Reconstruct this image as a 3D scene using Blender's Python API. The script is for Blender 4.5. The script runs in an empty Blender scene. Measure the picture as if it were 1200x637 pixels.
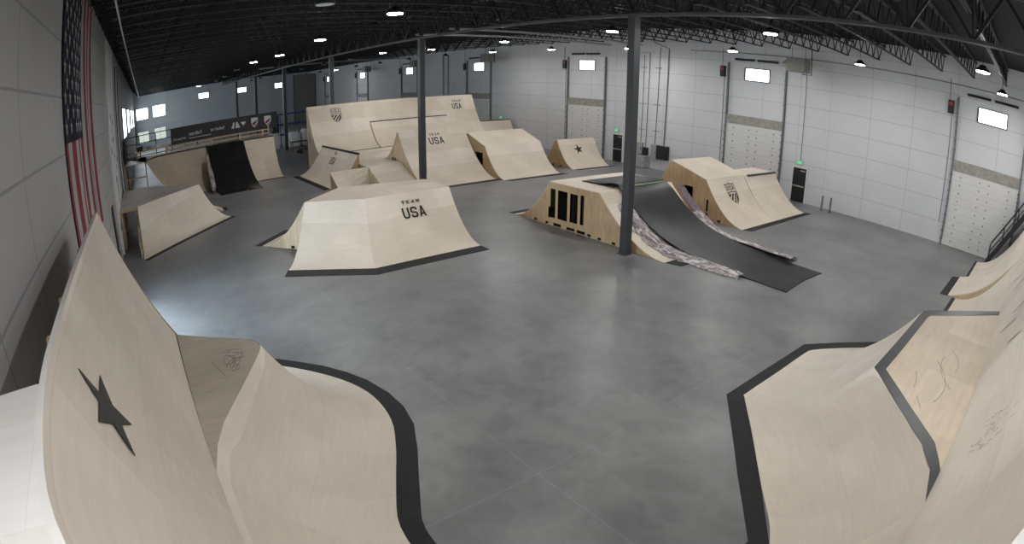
import bpy, math, random
from mathutils import Vector
random.seed(7)
C = bpy.context.scene.collection
SC = bpy.context.scene
V = Vector

# ------------------------------------------------------------------ materials
def new_mat(name):
    m = bpy.data.materials.new(name); m.use_nodes = True
    nt = m.node_tree; b = nt.nodes['Principled BSDF']
    return m, nt, b
def N(nt, typ, **kw):
    n = nt.nodes.new(typ)
    for k, v in kw.items(): setattr(n, k, v)
    return n
def math_node(nt, op, a, b=None, c=None):
    n = N(nt, 'ShaderNodeMath', operation=op)
    for i, x in enumerate((a, b, c)):
        if x is None: continue
        if isinstance(x, (int, float)): n.inputs[i].default_value = x
        else: nt.links.new(x, n.inputs[i])
    return n.outputs[0]
def mix_col(nt, fac, a, b, blend='MIX'):
    n = N(nt, 'ShaderNodeMix', data_type='RGBA', blend_type=blend)
    for i, x in ((0, fac), (6, a), (7, b)):
        if hasattr(x, 'is_linked'): nt.links.new(x, n.inputs[i])
        elif isinstance(x, (int, float)): n.inputs[i].default_value = x
        else: n.inputs[i].default_value = (*x, 1)
    return n.outputs[2]
def ramp(nt, fac, stops):
    r = N(nt, 'ShaderNodeValToRGB')
    el = r.color_ramp.elements
    while len(el) < len(stops): el.new(0.5)
    for e, (p, c) in zip(el, stops):
        e.position = p; e.color = (*c, 1) if len(c) == 3 else c
    nt.links.new(fac, r.inputs[0]); return r.outputs[0]

def plain(name, col, rough=0.6, metal=0.0, var=0.12, scale=3.0, spec=0.5):
    m, nt, b = new_mat(name)
    tc = N(nt, 'ShaderNodeTexCoord'); no = N(nt, 'ShaderNodeTexNoise')
    no.inputs['Scale'].default_value = scale; no.inputs['Detail'].default_value = 5
    nt.links.new(tc.outputs['Object'], no.inputs['Vector'])
    lo = tuple(c * (1 - var) for c in col); hi = tuple(min(1, c * (1 + var)) for c in col)
    nt.links.new(ramp(nt, no.outputs['Fac'], [(0.3, lo), (0.7, hi)]), b.inputs['Base Color'])
    b.inputs['Roughness'].default_value = rough; b.inputs['Metallic'].default_value = metal
    b.inputs['Specular IOR Level'].default_value = spec
    return m
def wood(name, col, rough=0.5, var=0.10, sheet=(2.44, 1.22), grain=0.10, seam=0.75, scuff=0.0, upright=False):
    """birch plywood laid in sheets: UVs are in metres along and across the piece"""
    m, nt, b = new_mat(name)
    uv = N(nt, 'ShaderNodeUVMap', uv_map='UVMap')
    br = N(nt, 'ShaderNodeTexBrick'); br.offset = 0.5
    nt.links.new(uv.outputs['UV'], br.inputs['Vector'])
    br.inputs['Scale'].default_value = 1.0
    br.inputs['Brick Width'].default_value = sheet[0]; br.inputs['Row Height'].default_value = sheet[1]
    br.inputs['Mortar Size'].default_value = 0.003; br.inputs['Mortar Smooth'].default_value = 0.4
    br.inputs['Bias'].default_value = 0.0
    br.inputs['Color1'].default_value = (*[c * (1 - var) for c in (col[0], col[1] * 0.985, col[2] * 0.95)], 1)
    br.inputs['Color2'].default_value = (*[min(1, c * (1 + var * .7)) for c in (col[0], col[1] * 1.005, col[2] * 1.03)], 1)
    br.inputs['Mortar'].default_value = (*[c * seam for c in col], 1)
    mp = N(nt, 'ShaderNodeMapping'); mp.inputs['Scale'].default_value = (7.0, 0.9, 1) if upright else (0.9, 7.0, 1)
    nt.links.new(uv.outputs['UV'], mp.inputs['Vector'])
    no = N(nt, 'ShaderNodeTexNoise'); no.inputs['Scale'].default_value = 1.3; no.inputs['Detail'].default_value = 6
    no.inputs['Distortion'].default_value = 0.15
    nt.links.new(mp.outputs['Vector'], no.inputs['Vector'])
    g = ramp(nt, no.outputs['Fac'], [(0.3, (1 - grain,) * 3), (0.7, (1 + grain * .5,) * 3)])
    c = mix_col(nt, 1.0, br.outputs['Color'], g, 'MULTIPLY')
    n2 = N(nt, 'ShaderNodeTexNoise'); n2.inputs['Scale'].default_value = 0.45; n2.inputs['Detail'].default_value = 3
    nt.links.new(uv.outputs['UV'], n2.inputs['Vector'])
    c = mix_col(nt, 1.0, c, ramp(nt, n2.outputs['Fac'], [(0.35, (0.92, 0.915, 0.91)), (0.65, (1.05, 1.05, 1.05))]), 'MULTIPLY')
    if scuff:                                    # tyre rubs: short dark flecks
        m3 = N(nt, 'ShaderNodeMapping'); m3.inputs['Scale'].default_value = (2.2, 9.0, 1); m3.inputs['Rotation'].default_value = (0, 0, 0.9)
        nt.links.new(uv.outputs['UV'], m3.inputs['Vector'])
        n3 = N(nt, 'ShaderNodeTexNoise'); n3.inputs['Scale'].default_value = 1.1; n3.inputs['Detail'].default_value = 3
        nt.links.new(m3.outputs['Vector'], n3.inputs['Vector'])
        f = ramp(nt, n3.outputs['Fac'], [(0.70, (0, 0, 0)), (0.80, (scuff,) * 3)])
        c = mix_col(nt, f, c, tuple(x * .35 for x in col))
    nt.links.new(c, b.inputs['Base Color'])
    b.inputs['Roughness'].default_value = rough
    return m
def emit(name, col, s):
    m = bpy.data.materials.new(name); m.use_nodes = True; nt = m.node_tree; nt.nodes.clear()
    e = N(nt, 'ShaderNodeEmission'); o = N(nt, 'ShaderNodeOutputMaterial')
    e.inputs[0].default_value = (*col, 1); e.inputs[1].default_value = s
    nt.links.new(e.outputs[0], o.inputs[0]); return m
def concrete_floor():
    m, nt, b = new_mat('polished_concrete')
    tc = N(nt, 'ShaderNodeTexCoord')
    n1 = N(nt, 'ShaderNodeTexNoise'); n1.inputs['Scale'].default_value = 0.28; n1.inputs['Detail'].default_value = 9; n1.inputs['Roughness'].default_value = 0.62
    n2 = N(nt, 'ShaderNodeTexNoise'); n2.inputs['Scale'].default_value = 1.6; n2.inputs['Detail'].default_value = 8; n2.inputs['Distortion'].default_value = 0.8
    n3 = N(nt, 'ShaderNodeTexNoise'); n3.inputs['Scale'].default_value = 5.0; n3.inputs['Detail'].default_value = 4
    for n in (n1, n2, n3): nt.links.new(tc.outputs['Object'], n.inputs['Vector'])
    c = ramp(nt, n1.outputs['Fac'], [(0.30, (0.128, 0.129, 0.133)), (0.5, (0.183, 0.185, 0.189)), (0.70, (0.236, 0.237, 0.236))])
    c = mix_col(nt, 1.0, c, ramp(nt, n2.outputs['Fac'], [(0.32, (0.84, 0.84, 0.85)), (0.60, (1.07, 1.07, 1.06))]), 'MULTIPLY')
    c = mix_col(nt, 1.0, c, ramp(nt, n3.outputs['Fac'], [(0.66, (1, 1, 1)), (0.80, (0.90, 0.90, 0.90))]), 'MULTIPLY')
    sep = N(nt, 'ShaderNodeSeparateXYZ'); nt.links.new(tc.outputs['Object'], sep.inputs[0])
    def joint(out, off, step):
        t = math_node(nt, 'SUBTRACT', out, off)
        t = math_node(nt, 'MODULO', math_node(nt, 'ADD', t, step * 100), step)
        return math_node(nt, 'LESS_THAN', t, 0.022)
    j = math_node(nt, 'MAXIMUM', joint(sep.outputs[0], 5.10, 3.60), joint(sep.outputs[1], 6.04, 3.97))
    c = mix_col(nt, math_node(nt, 'MULTIPLY', j, 0.16), c, (0.42, 0.42, 0.42))
    nt.links.new(c, b.inputs['Base Color'])
    nt.links.new(math_node(nt, 'ADD', math_node(nt, 'MULTIPLY', n2.outputs['Fac'], 0.30), 0.24), b.inputs['Roughness'])
    b.inputs['Specular IOR Level'].default_value = 0.45
    bp = N(nt, 'ShaderNodeBump'); bp.inputs['Strength'].default_value = 0.06; bp.inputs['Distance'].default_value = 0.02
    nt.links.new(n2.outputs['Fac'], bp.inputs['Height']); nt.links.new(bp.outputs['Normal'], b.inputs['Normal'])
    return m
def wall_mat(name, col, axis, origin, bay=15.87, step=2.752, line=0.66):
    """insulated wall panels: horizontal joints every 1.22 m, vertical joints repeating by bay"""
    m, nt, b = new_mat(name)
    tc = N(nt, 'ShaderNodeTexCoord'); sep = N(nt, 'ShaderNodeSeparateXYZ'); nt.links.new(tc.outputs['Object'], sep.inputs[0])
    hz = math_node(nt, 'LESS_THAN', math_node(nt, 'MODULO', math_node(nt, 'ADD', sep.outputs[2], 0.02), 1.22), 0.045)
    s = math_node(nt, 'MODULO', math_node(nt, 'ADD', math_node(nt, 'SUBTRACT', origin, sep.outputs[axis]), bay * 20), bay)
    vt = math_node(nt, 'LESS_THAN', math_node(nt, 'MODULO', math_node(nt, 'ADD', s, 0.022), step), 0.045)
    f = math_node(nt, 'MAXIMUM', hz, vt)
    no = N(nt, 'ShaderNodeTexNoise'); no.inputs['Scale'].default_value = 0.6; no.inputs['Detail'].default_value = 5
    nt.links.new(tc.outputs['Object'], no.inputs['Vector'])
    c0 = ramp(nt, no.outputs['Fac'], [(0.35, tuple(x * .95 for x in col)), (0.65, col)])
    c = mix_col(nt, math_node(nt, 'MULTIPLY', f, 0.75), c0, tuple(x * line for x in col))
    nt.links.new(c, b.inputs['Base Color']); b.inputs['Roughness'].default_value = 0.55
    return m

M = {}
M['floor'] = concrete_floor()
M['wall_y'] = wall_mat('wall_panels_long', (0.60, 0.61, 0.63), 1, 13.22)
M['wall_x'] = wall_mat('wall_panels_end', (0.56, 0.60, 0.64), 0, 15.85)
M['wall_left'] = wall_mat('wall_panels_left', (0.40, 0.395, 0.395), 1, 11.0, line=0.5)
M['ceil'] = plain('roof_deck_black', (0.007, 0.0072, 0.0075), 0.8, spec=0.3)
M['steel'] = plain('joist_paint_dark', (0.012, 0.0122, 0.0125), 0.5, 0.1, spec=0.35)
M['girder'] = plain('girder_paint_grey', (0.060, 0.060, 0.058), 0.5, 0.1)
M['column'] = plain('column_paint_charcoal', (0.042, 0.045, 0.050), 0.42, 0.1)
M['ply'] = wood('birch_ply_face', (0.74, 0.655, 0.545), scuff=0.35, grain=0.05, seam=0.72, var=0.085)
M['ply_near'] = wood('birch_ply_worn', (0.72, 0.655, 0.565), scuff=0.22, grain=0.05, sheet=(2.44, 1.52), seam=0.66, var=0.10)
M['ply_tan'] = wood('birch_ply_tan', (0.74, 0.62, 0.485), scuff=0.3, grain=0.08)
M['ply_dull'] = wood('birch_ply_dull', (0.58, 0.525, 0.43), scuff=0.7)
M['ply_dusty'] = wood('deck_ply_dusty', (0.50, 0.47, 0.42))
M['ply_side'] = wood('sheathing_ply', (0.49, 0.34, 0.195), grain=0.22, var=0.14, upright=True)
M['ply_side2'] = wood('sheathing_ply_pale', (0.66, 0.52, 0.35), grain=0.2, var=0.12, upright=True)
M['ply_r2'] = wood('birch_ply_old', (0.60, 0.51, 0.40), sheet=(1.22, 2.44))
M['lumber'] = plain('stud_lumber', (0.55, 0.40, 0.25), 0.7, var=0.2, scale=6)
M['strip'] = plain('black_phenolic_sheet', (0.020, 0.0205, 0.0215), 0.6, var=0.2, spec=0.2)
M['band'] = plain('dark_steel_sheet', (0.060, 0.063, 0.066), 0.4, 0.3, var=0.15)
M['decal'] = plain('black_vinyl', (0.018, 0.017, 0.017), 0.5)
M['black'] = plain('black_plastic', (0.012, 0.012, 0.013), 0.5)
M['void'] = plain('painted_inner_shade', (0.010, 0.009, 0.008), 0.9)  # near-black colour stands in for shade inside the ramps
M['deckwhite'] = wood('deck_painted_white', (0.89, 0.89, 0.88), var=0.02, grain=0.03, seam=0.85)
M['alu'] = plain('coping_steel', (0.50, 0.50, 0.49), 0.35, 0.7)
M['rubber'] = plain('black_mat_rubber', (0.014, 0.0145, 0.016), 0.42, var=0.35, scale=1.2, spec=0.3)
M['doorwhite'] = plain('dock_door_white', (0.63, 0.625, 0.61), 0.5, var=0.03)
M['lintel'] = plain('lintel_concrete', (0.30, 0.285, 0.255), 0.8, var=0.2, scale=5)
M['track'] = plain('galvanised_track', (0.16, 0.165, 0.175), 0.4, 0.4)
M['frame'] = plain('window_frame_dark', (0.06, 0.07, 0.08), 0.4)
M['greymetal'] = plain('grey_cabinet', (0.34, 0.35, 0.36), 0.45)
M['pipe'] = plain('pipe_grey', (0.22, 0.22, 0.215), 0.4, 0.4)
M['heater'] = plain('heater_khaki', (0.20, 0.20, 0.175), 0.5)
M['red'] = plain('red_lamp', (0.35, 0.02, 0.02), 0.4)
M['white'] = plain('white_vinyl', (0.72, 0.72, 0.72), 0.6, var=0.04)
M['navy'] = plain('navy_cloth', (0.008, 0.010, 0.026), 0.8, spec=0.2)
M['flagred'] = plain('red_cloth', (0.21, 0.013, 0.02), 0.8)
M['flagwhite'] = plain('white_cloth', (0.36, 0.35, 0.355), 0.8)
M['bannerdark'] = plain('charcoal_banner', (0.045, 0.045, 0.050), 0.7)
M['gloss'] = plain('glossy_black_rubber', (0.016, 0.0165, 0.017), 0.24, var=0.3, scale=1.5)
M['purple'] = plain('moving_blanket', (0.18, 0.14, 0.17), 0.9, var=0.4, scale=9)
M['exit'] = emit('exit_sign_green', (0.10, 0.80, 0.30), 0.9)
M['lens'] = emit('lamp_lens', (1.0, 0.985, 0.96), 325.0)
M['lens2'] = emit('lamp_lens_dim', (1.0, 0.985, 0.96), 190.0)
M['lensoff'] = plain('lamp_lens_off', (0.5, 0.5, 0.5), 0.4)
M['sky'] = emit('daylit_pane', (0.90, 0.95, 1.0), 6.0)
M['skyblue'] = emit('daylit_pane_far', (0.84, 0.93, 1.0), 10.0)
M['skylow'] = emit('daylit_pane_low', (0.80, 0.90, 0.82), 0.75)
M['skyfill'] = emit('added_fill_pane', (0.86, 0.94, 1.0), 10.0)  # glow of the added side windows, brightens the far end
M['entrance'] = emit('added_entrance_glow', (0.72, 0.87, 1.0), 17.0)  # glow of the added entrance, lights the floor at left
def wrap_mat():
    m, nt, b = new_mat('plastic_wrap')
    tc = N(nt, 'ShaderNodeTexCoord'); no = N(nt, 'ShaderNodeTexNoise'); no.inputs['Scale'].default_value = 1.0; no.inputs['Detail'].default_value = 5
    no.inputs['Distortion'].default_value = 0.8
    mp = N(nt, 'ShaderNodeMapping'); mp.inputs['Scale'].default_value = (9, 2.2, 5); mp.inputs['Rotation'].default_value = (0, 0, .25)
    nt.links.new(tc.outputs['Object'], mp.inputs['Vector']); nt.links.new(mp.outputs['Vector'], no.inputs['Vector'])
    nt.links.new(ramp(nt, no.outputs['Fac'], [(0.34, (0.16, 0.12, 0.14)), (0.50, (0.34, 0.29, 0.29)), (0.64, (0.66, 0.64, 0.63))]), b.inputs['Base Color'])  # pale streaks in the colour stand in for highlights on the plastic
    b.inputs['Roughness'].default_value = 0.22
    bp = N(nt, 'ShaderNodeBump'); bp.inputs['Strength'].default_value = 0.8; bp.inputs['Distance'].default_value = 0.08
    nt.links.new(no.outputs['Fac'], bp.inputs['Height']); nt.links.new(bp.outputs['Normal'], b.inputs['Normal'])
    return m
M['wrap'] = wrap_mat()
M['rub'] = plain('tyre_rub', (.26, .23, .19), .7)

# ------------------------------------------------------------------ mesh builder
class MB:
    def __init__(s): s.v = []; s.f = []; s.uv = []; s.mi = []
    def face(s, pts, uv=None, mi=0):
        pts = [V(p) for p in pts]; i = len(s.v); s.v += pts
        s.f.append(tuple(range(i, i + len(pts)))); s.mi.append(mi)
        if uv is None:
            n = V((0, 0, 0))
            for k in range(len(pts)):
                a, b = pts[k], pts[(k + 1) % len(pts)]
                n += V(((a.y - b.y) * (a.z + b.z), (a.z - b.z) * (a.x + b.x), (a.x - b.x) * (a.y + b.y)))
            ax = max(range(3), key=lambda q: abs(n[q]))
            uv = [((p.y, p.z), (p.x, p.z), (p.x, p.y))[ax] for p in pts]
        s.uv.append(uv); return s
    def box(s, a, b, mi=0):
        (x0, y0, z0), (x1, y1, z1) = a, b
        s.prism([(x0, y0, z0), (x1, y0, z0), (x1, y1, z0), (x0, y1, z0)], (0, 0, z1 - z0), mi); return s
    def prism(s, poly, ext, mi=0):
        e = V(ext); A = [V(p) for p in poly]; B = [p + e for p in A]
        nn = V((0, 0, 0))
        for k in range(len(A)): nn += A[k].cross(A[(k + 1) % len(A)])
        if nn.dot(e) < 0: A = A[::-1]; B = B[::-1]
        s.face(A[::-1], mi=mi); s.face(B, mi=mi)
        for k in range(len(A)):
            q = (k + 1) % len(A); s.face([A[k], A[q], B[q], B[k]], mi=mi)
        return s
    def bar(s, p, q, w, h=None, up=(0, 0, 1), mi=0):
        p, q = V(p), V(q); h = h or w; d = (q - p).normalized(); u = V(up)
        if abs(d.dot(u)) > .98: u = V((1, 0, 0))
        r = d.cross(u).normalized(); u = r.cross(d)
        s.prism([p + r * w / 2 + u * h / 2, p - r * w / 2 + u * h / 2, p - r * w / 2 - u * h / 2, p + r * w / 2 - u * h / 2], q - p, mi); return s
    def tube(s, pts, r, n=8, mi=0, close=True):
        pts = [V(p) for p in pts]; rings = []
        for i, p in enumerate(pts):
            d = (pts[min(i + 1, len(pts) - 1)] - pts[max(i - 1, 0)]).normalized()
            u = V((0, 0, 1)) if abs(d.z) < .9 else V((1, 0, 0))
            a = d.cross(u).normalized(); b = a.cross(d)
            rr = r[i] if isinstance(r, (list, tuple)) else r
            rings.append([p + (a * math.cos(2 * math.pi * k / n) + b * math.sin(2 * math.pi * k / n)) * rr for k in range(n)])
        for A, B in zip(rings, rings[1:]):
            for k in range(n): s.face([A[k], B[k], B[(k + 1) % n], A[(k + 1) % n]], mi=mi)
        if close: s.face(rings[0], mi=mi); s.face(rings[-1][::-1], mi=mi)
        return s
    def grid(s, rows, thick=None, mi=0):
        """rows[i][j]; thick = vector or None: gives the sheet a back and edges"""
        rows = [[V(p) for p in r] for r in rows]; ni, nj = len(rows), len(rows[0])
        U = [0.0]
        for i in range(1, ni): U.append(U[-1] + max((rows[i][j] - rows[i - 1][j]).length for j in (0, nj // 2, nj - 1)))
        Vv = [[0.0] for _ in range(ni)]
        for i in range(ni):
            for j in range(1, nj): Vv[i].append(Vv[i][-1] + (rows[i][j] - rows[i][j - 1]).length)
        b = len(s.v); s.v += [p for r in rows for p in r]
        ix = lambda i, j: b + i * nj + j
        for i in range(ni - 1):
            for j in range(nj - 1):
                s.f.append((ix(i, j), ix(i + 1, j), ix(i + 1, j + 1), ix(i, j + 1))); s.mi.append(mi)
                s.uv.append([(U[a], Vv[a][c]) for a, c in ((i, j), (i + 1, j), (i + 1, j + 1), (i, j + 1))])
        if thick is not None:
            t = V(thick); b2 = len(s.v); s.v += [p + t for r in rows for p in r]
            iy = lambda i, j: b2 + i * nj + j
            for i in range(ni - 1):
                for j in range(nj - 1):
                    s.f.append((iy(i, j), iy(i, j + 1), iy(i + 1, j + 1), iy(i + 1, j))); s.mi.append(mi)
                    s.uv.append([(U[a], Vv[a][c]) for a, c in ((i, j), (i, j + 1), (i + 1, j + 1), (i + 1, j))])
            edge = [(i, 0) for i in range(ni)] + [(ni - 1, j) for j in range(1, nj)] + [(i, nj - 1) for i in range(ni - 2, -1, -1)] + [(0, j) for j in range(nj - 2, 0, -1)]
            for k in range(len(edge)):
                p, q = edge[k], edge[(k + 1) % len(edge)]
                s.f.append((ix(*p), iy(*p), iy(*q), ix(*q))); s.mi.append(mi); s.uv.append([(0, 0), (0, .03), (.1, .03), (.1, 0)])
        return s
    def build(s, name, mats, parent=None, smooth=False):
        off = V(parent['base']) if parent is not None else V((0, 0, 0))
        me = bpy.data.meshes.new(name)
        me.from_pydata([tuple(p - off) for p in s.v], [], s.f)
        uvl = me.uv_layers.new(name='UVMap'); k = 0
        for poly, uv in zip(me.polygons, s.uv):
            for li, q in zip(poly.loop_indices, uv): uvl.data[li].uv = q
        mats = mats if isinstance(mats, (list, tuple)) else [mats]
        for m in mats: me.materials.append(m)
        for poly, mi in zip(me.polygons, s.mi): poly.material_index = mi; poly.use_smooth = smooth
        if smooth: me.set_sharp_from_angle(angle=math.radians(32))
        o = bpy.data.objects.new(name, me); C.objects.link(o)
        if parent is not None:
            o.parent = parent
            if parent.type == 'MESH': o['base'] = list(parent['base'])
        if parent is not None: o['base'] = list(off)
        else: o['base'] = [0, 0, 0]
        return o
def thing(name, label, cat, base=(0, 0, 0), group=None):
    o = bpy.data.objects.new(name, None); C.objects.link(o); o.location = base; o['base'] = list(base)
    o.empty_display_size = 0.3
    o['label'] = label; o['category'] = cat
    if group: o['group'] = group
    return o
def tag(o, label, cat, group=None):
    o['label'] = label; o['category'] = cat
    if group: o['group'] = group
    return o
def struct(o, label=None):
    o['kind'] = 'structure'
    if label: o['label'] = label
    return o
def each(parent, name, mat, boxes):
    for a, b in boxes: MB().box(a, b).build(name, mat, parent)
def dup(root, delta, label=None, group=None):
    r = root.copy(); C.objects.link(r); r.location = V(root.location) + V(delta)
    if label: r['label'] = label
    if group: r['group'] = group
    for ch in list(root.children):
        c = ch.copy(); C.objects.link(c); c.parent = r
        for g in list(ch.children):
            d = g.copy(); C.objects.link(d); d.parent = c
    return r

# ------------------------------------------------------------------ room
XL, XR, YN, YF, ZC = -1.96, 33.66, -7.9, 109.0, 10.75
struct(MB().box((XL - .3, YN - .3, -.25), (XR + .3, YF + .3, 0)).build('floor', M['floor']), 'polished grey concrete floor')
struct(MB().box((XL - .3, YN - .3, ZC), (XR + .3, YF + .3, ZC + .2)).build('ceiling', M['ceil']), 'black metal roof deck')
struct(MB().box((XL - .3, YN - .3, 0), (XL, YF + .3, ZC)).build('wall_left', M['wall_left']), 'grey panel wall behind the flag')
struct(MB().box((XR, YN - .3, 0), (XR + .3, YF + .3, ZC)).build('wall_right', M['wall_y']), 'pale panel wall with dock doors')
struct(MB().box((XL, YF, 0), (XR, YF + .3, ZC)).build('wall_far', M['wall_x']), 'far end wall with small windows')
struct(MB().box((XL, YN - .3, 0), (XR, YN, ZC)).build('wall_near', M['wall_x']), 'end wall behind the corner deck')

def window_x(n, y0, y1, z0, z1):           # on the dock wall
    f = MB(); x0, x1 = XR - .07, XR
    f.box((x0, y0 - .07, z0 - .07), (x1, y1 + .07, z0)); f.box((x0, y0 - .07, z1), (x1, y1 + .07, z1 + .07))
    f.box((x0, y0 - .07, z0), (x1, y0, z1)); f.box((x0, y1, z0), (x1, y1 + .12, z1))
    w = struct(f.build('window_%d' % n, M['frame']))
    MB().box((XR - .03, y0, z0), (XR - .005, y1, z1)).build('pane', M['sky'], w)
    MB().box((XR - .045, (y0 + y1) / 2 - .012, z0), (XR - .031, (y0 + y1) / 2 + .012, z1)).build('glazing_bar', M['greymetal'], w)
def window_y(n, x0, x1, z0, z1):           # on the far wall
    f = MB(); a, b = YF - .07, YF
    f.box((x0 - .07, a, z0 - .07), (x1 + .07, b, z0)); f.box((x0 - .07, a, z1), (x1 + .07, b, z1 + .07))
    f.box((x0 - .07, a, z0), (x0, b, z1)); f.box((x1, a, z0), (x1 + .07, b, z1))
    w = struct(f.build('window_%d' % n, M['frame']))
    MB().box((x0, YF - .03, z0), (x1, YF - .005, z1)).build('pane', M['skyblue'] if z0 > 4 else M['skylow'], w)
    MB().box(((x0 + x1) / 2 - .02, YF - .045, z0), ((x0 + x1) / 2 + .02, YF - .031, z1)).build('glazing_bar', M['greymetal'], w)

BAY = 15.87
for n in range(7):                         # seven dock bays
    y = BAY * n; y0, y1 = y + .57, y + 4.87
    d = MB(); d.box((XR - .09, y0, 0.02), (XR - .02, y1, 4.31))
    o = struct(d.build('door_%d' % (n + 1), M['doorwhite']), 'white overhead dock door')
    st = MB()
    for fr in (.13, .42, .56, .86):
        for k in range(9):
            yy = y1 - fr * (y1 - y0); z = .32 + k * .46
            st.box((XR - .115, yy - .035, z - .04), (XR - .09, yy + .035, z + .04))
    st.build('hinge_plates', M['track'], o)
    sm = MB()
    for k in range(1, 9): sm.box((XR - .094, y0, .09 + k * .46), (XR - .0895, y1, .10 + k * .46))
    sm.build('section_joints', M['greymetal'], o)
    MB().box((XR - .14, y0, 4.31), (XR, y1, 4.88)).build('header_panel', M['lintel'], o)
    for yy in (y0 - .05, y1 + .05):
        t = MB().box((XR - .17, yy - .05, 0), (XR - .0, yy + .05, 8.45))
        for k in range(7): t.box((XR - .2, yy - .09, 4.9 + k * .52), (XR - .17, yy + .09, 4.94 + k * .52))
        for k in range(9): t.box((XR - .2, yy - .08, .3 + k * .46), (XR - .17, yy + .08, .42 + k * .46))
        t.build('door_track', M['track'], o)
    t = MB()
    for a, b in ((1.1, 2.62), (2.86, 4.35)): t.tube([(XR - .2, y + a, 8.70), (XR - .2, y + b, 8.70)], .075, 8)
    t.build('torsion_spring', M['black'], o)
    window_x(n + 1, y + 1.80, y + 3.58, 7.345, 8.12)
    s = thing('dock_signal', 'red and black dock signal box beside the %s dock door' % ('nearest', 'second', 'third', 'fourth', 'fifth', 'sixth', 'farthest')[n], 'signal light', (XR, y + 5.35, 7.5))
    b = MB().box((XR - .22, y + 5.17, 7.42), (XR - .001, y + 5.53, 8.18)); hs = b.build('housing', M['black'], s)
    r = MB(); r.tube([(XR - .25, y + 5.35, 7.98), (XR - .221, y + 5.35, 7.98)], .13, 14); r.build('red_lens', M['red'], hs)
    c = MB(); c.tube([(XR - .03, y + 5.45, 8.18), (XR - .03, y + 5.45, 9.4)], .025, 6)
    c.tube([(XR - .03, y + 5.28, 1.2), (XR - .03, y + 5.28, 7.42)], .02, 6); c.build('cable', M['pipe'], s)
    if n == 6: break
wn = 8
for x0, x1, z0, z1 in ((-1.4, .82, 5.45, 7.36), (1.9, 4.3, 5.45, 7.40), (11.08, 12.92, 7.27, 8.17), (18.55, 20.45, 7.30, 8.08), (26.25, 27.65, 7.24, 8.08), (-1.35, .8, 1.1, 3.15), (1.95, 4.2, 1.1, 3.3)):
    window_y(wn, x0, x1, z0, z1); wn += 1
for y0, y1, z0, z1 in ((50.0, 58.0, 4.8, 7.3), (64.0, 72.0, 4.8, 7.3), (80.0, 88.0, 4.8, 7.3), (97.0, 104.0, 4.6, 7.3)):      # side windows added to the flag wall to daylight the far end
    f = MB()
    f.box((XL, y0 - .1, z0 - .1), (XL + .07, y1 + .1, z0)); f.box((XL, y0 - .1, z1), (XL + .07, y1 + .1, z1 + .1)); f.box((XL, y0 - .1, z0), (XL + .07, y0, z1)); f.box((XL, y1, z0), (XL + .07, y1 + .1, z1))
    w_ = struct(f.build('window_%d' % wn, M['frame'])); wn += 1
    MB().box((XL + .005, y0, z0), (XL + .03, y1, z1)).build('pane', M['skyfill'], w_)
    b_ = MB()
    for q in (1, 2): b_.box((XL + .031, y0 + (y1 - y0) * q / 3 - .03, z0), (XL + .06, y0 + (y1 - y0) * q / 3 + .03, z1))
    b_.build('glazing_bar', M['greymetal'], w_)
def exit_door(n, y0, y1):
    o = struct(MB().box((XR - .05, y0, .01), (XR - .002, y1, 2.18)).build('door_%d' % n, M['black']), 'black steel exit door')
    f = MB(); f.box((XR - .08, y0 - .09, 0), (XR, y0, 2.28)); f.box((XR - .08, y1, 0), (XR, y1 + .09, 2.28)); f.box((XR - .08, y0, 2.18), (XR, y1, 2.28))
    f.build('door_frame', M['doorwhite'], o)
    MB().box((XR - .12, y0 + .1, .98), (XR - .05, y1 - .06, 1.07)).build('push_bar', M['alu'], o)
    MB().box((XR - .10, y0 + .08, 1.98), (XR - .05, y0 + .42, 2.05)).build('door_closer', M['greymetal'], o)
exit_door(8, 14.43, 15.38); exit_door(9, 30.24, 31.22); exit_door(10, 45.9, 46.8)
for i, (y, lab) in enumerate(((14.98, 'green exit sign over the black door beyond the shield ramp'), (30.9, 'green exit sign over the black door behind the mat column'), (46.35, 'green exit sign low on the dock wall above the tall back ramp'))):
    s = thing('exit_sign', lab, 'exit sign', (XR, y, 2.42))
    MB().box((XR - .09, y - .20, 2.41), (XR - .001, y + .20, 2.625)).build('housing', M['greymetal'], s)
    lit = MB().box((XR - .10, y - .185, 2.425), (XR - .091, y + .185, 2.61)).build('lit_face', M['exit'], s)
    t = MB(); x = XR - .104                 # EXIT in white strokes
    def st(a, b, c, d): t.box((x, y + .16 - c, 2.45 + b), (x + .0035, y + .16 - a, 2.45 + d))
    st(0, 0, .012, .14); st(0, 0, .055, .012); st(0, .064, .05, .076); st(0, .128, .055, .14)
    for k in range(6): st(.09 + k * .011, k * .0235, .103 + k * .011, k * .0235 + .024); st(.145 - k * .011, k * .0235, .158 - k * .011, k * .0235 + .024)
    st(.19, 0, .203, .14); st(.235, .128, .30, .14); st(.261, 0, .274, .14)
    t.build('lettering', M['white'], lit)
# side door and tall bay on the left wall
d = struct(MB().box((XL, 25.4, 0), (XL + .06, 26.3, 2.9)).build('door_11', M['black']), 'narrow black door in the left wall')
MB().box((XL + .06, 25.5, 1.0), (XL + .11, 25.62, 1.12)).build('door_handle', M['alu'], d)

e_ = MB()                                   # unseen glazed entrance, added to throw daylight on the floor
for y in (13.4, 15.1, 16.8, 18.5, 20.2): e_.box((XL, y, 0), (XL + .08, y + .09, 2.95))
for z in (0, 2.86): e_.box((XL, 13.4, z), (XL + .08, 20.29, z + .09))
d = struct(e_.build('door_12', M['frame']), 'unseen glazed entrance added below the flag for daylight')
for y in (13.49, 15.19, 16.89, 18.59): MB().box((XL + .01, y, .09), (XL + .03, y + 1.61, 2.86)).build('pane', M['entrance'], d)

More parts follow.
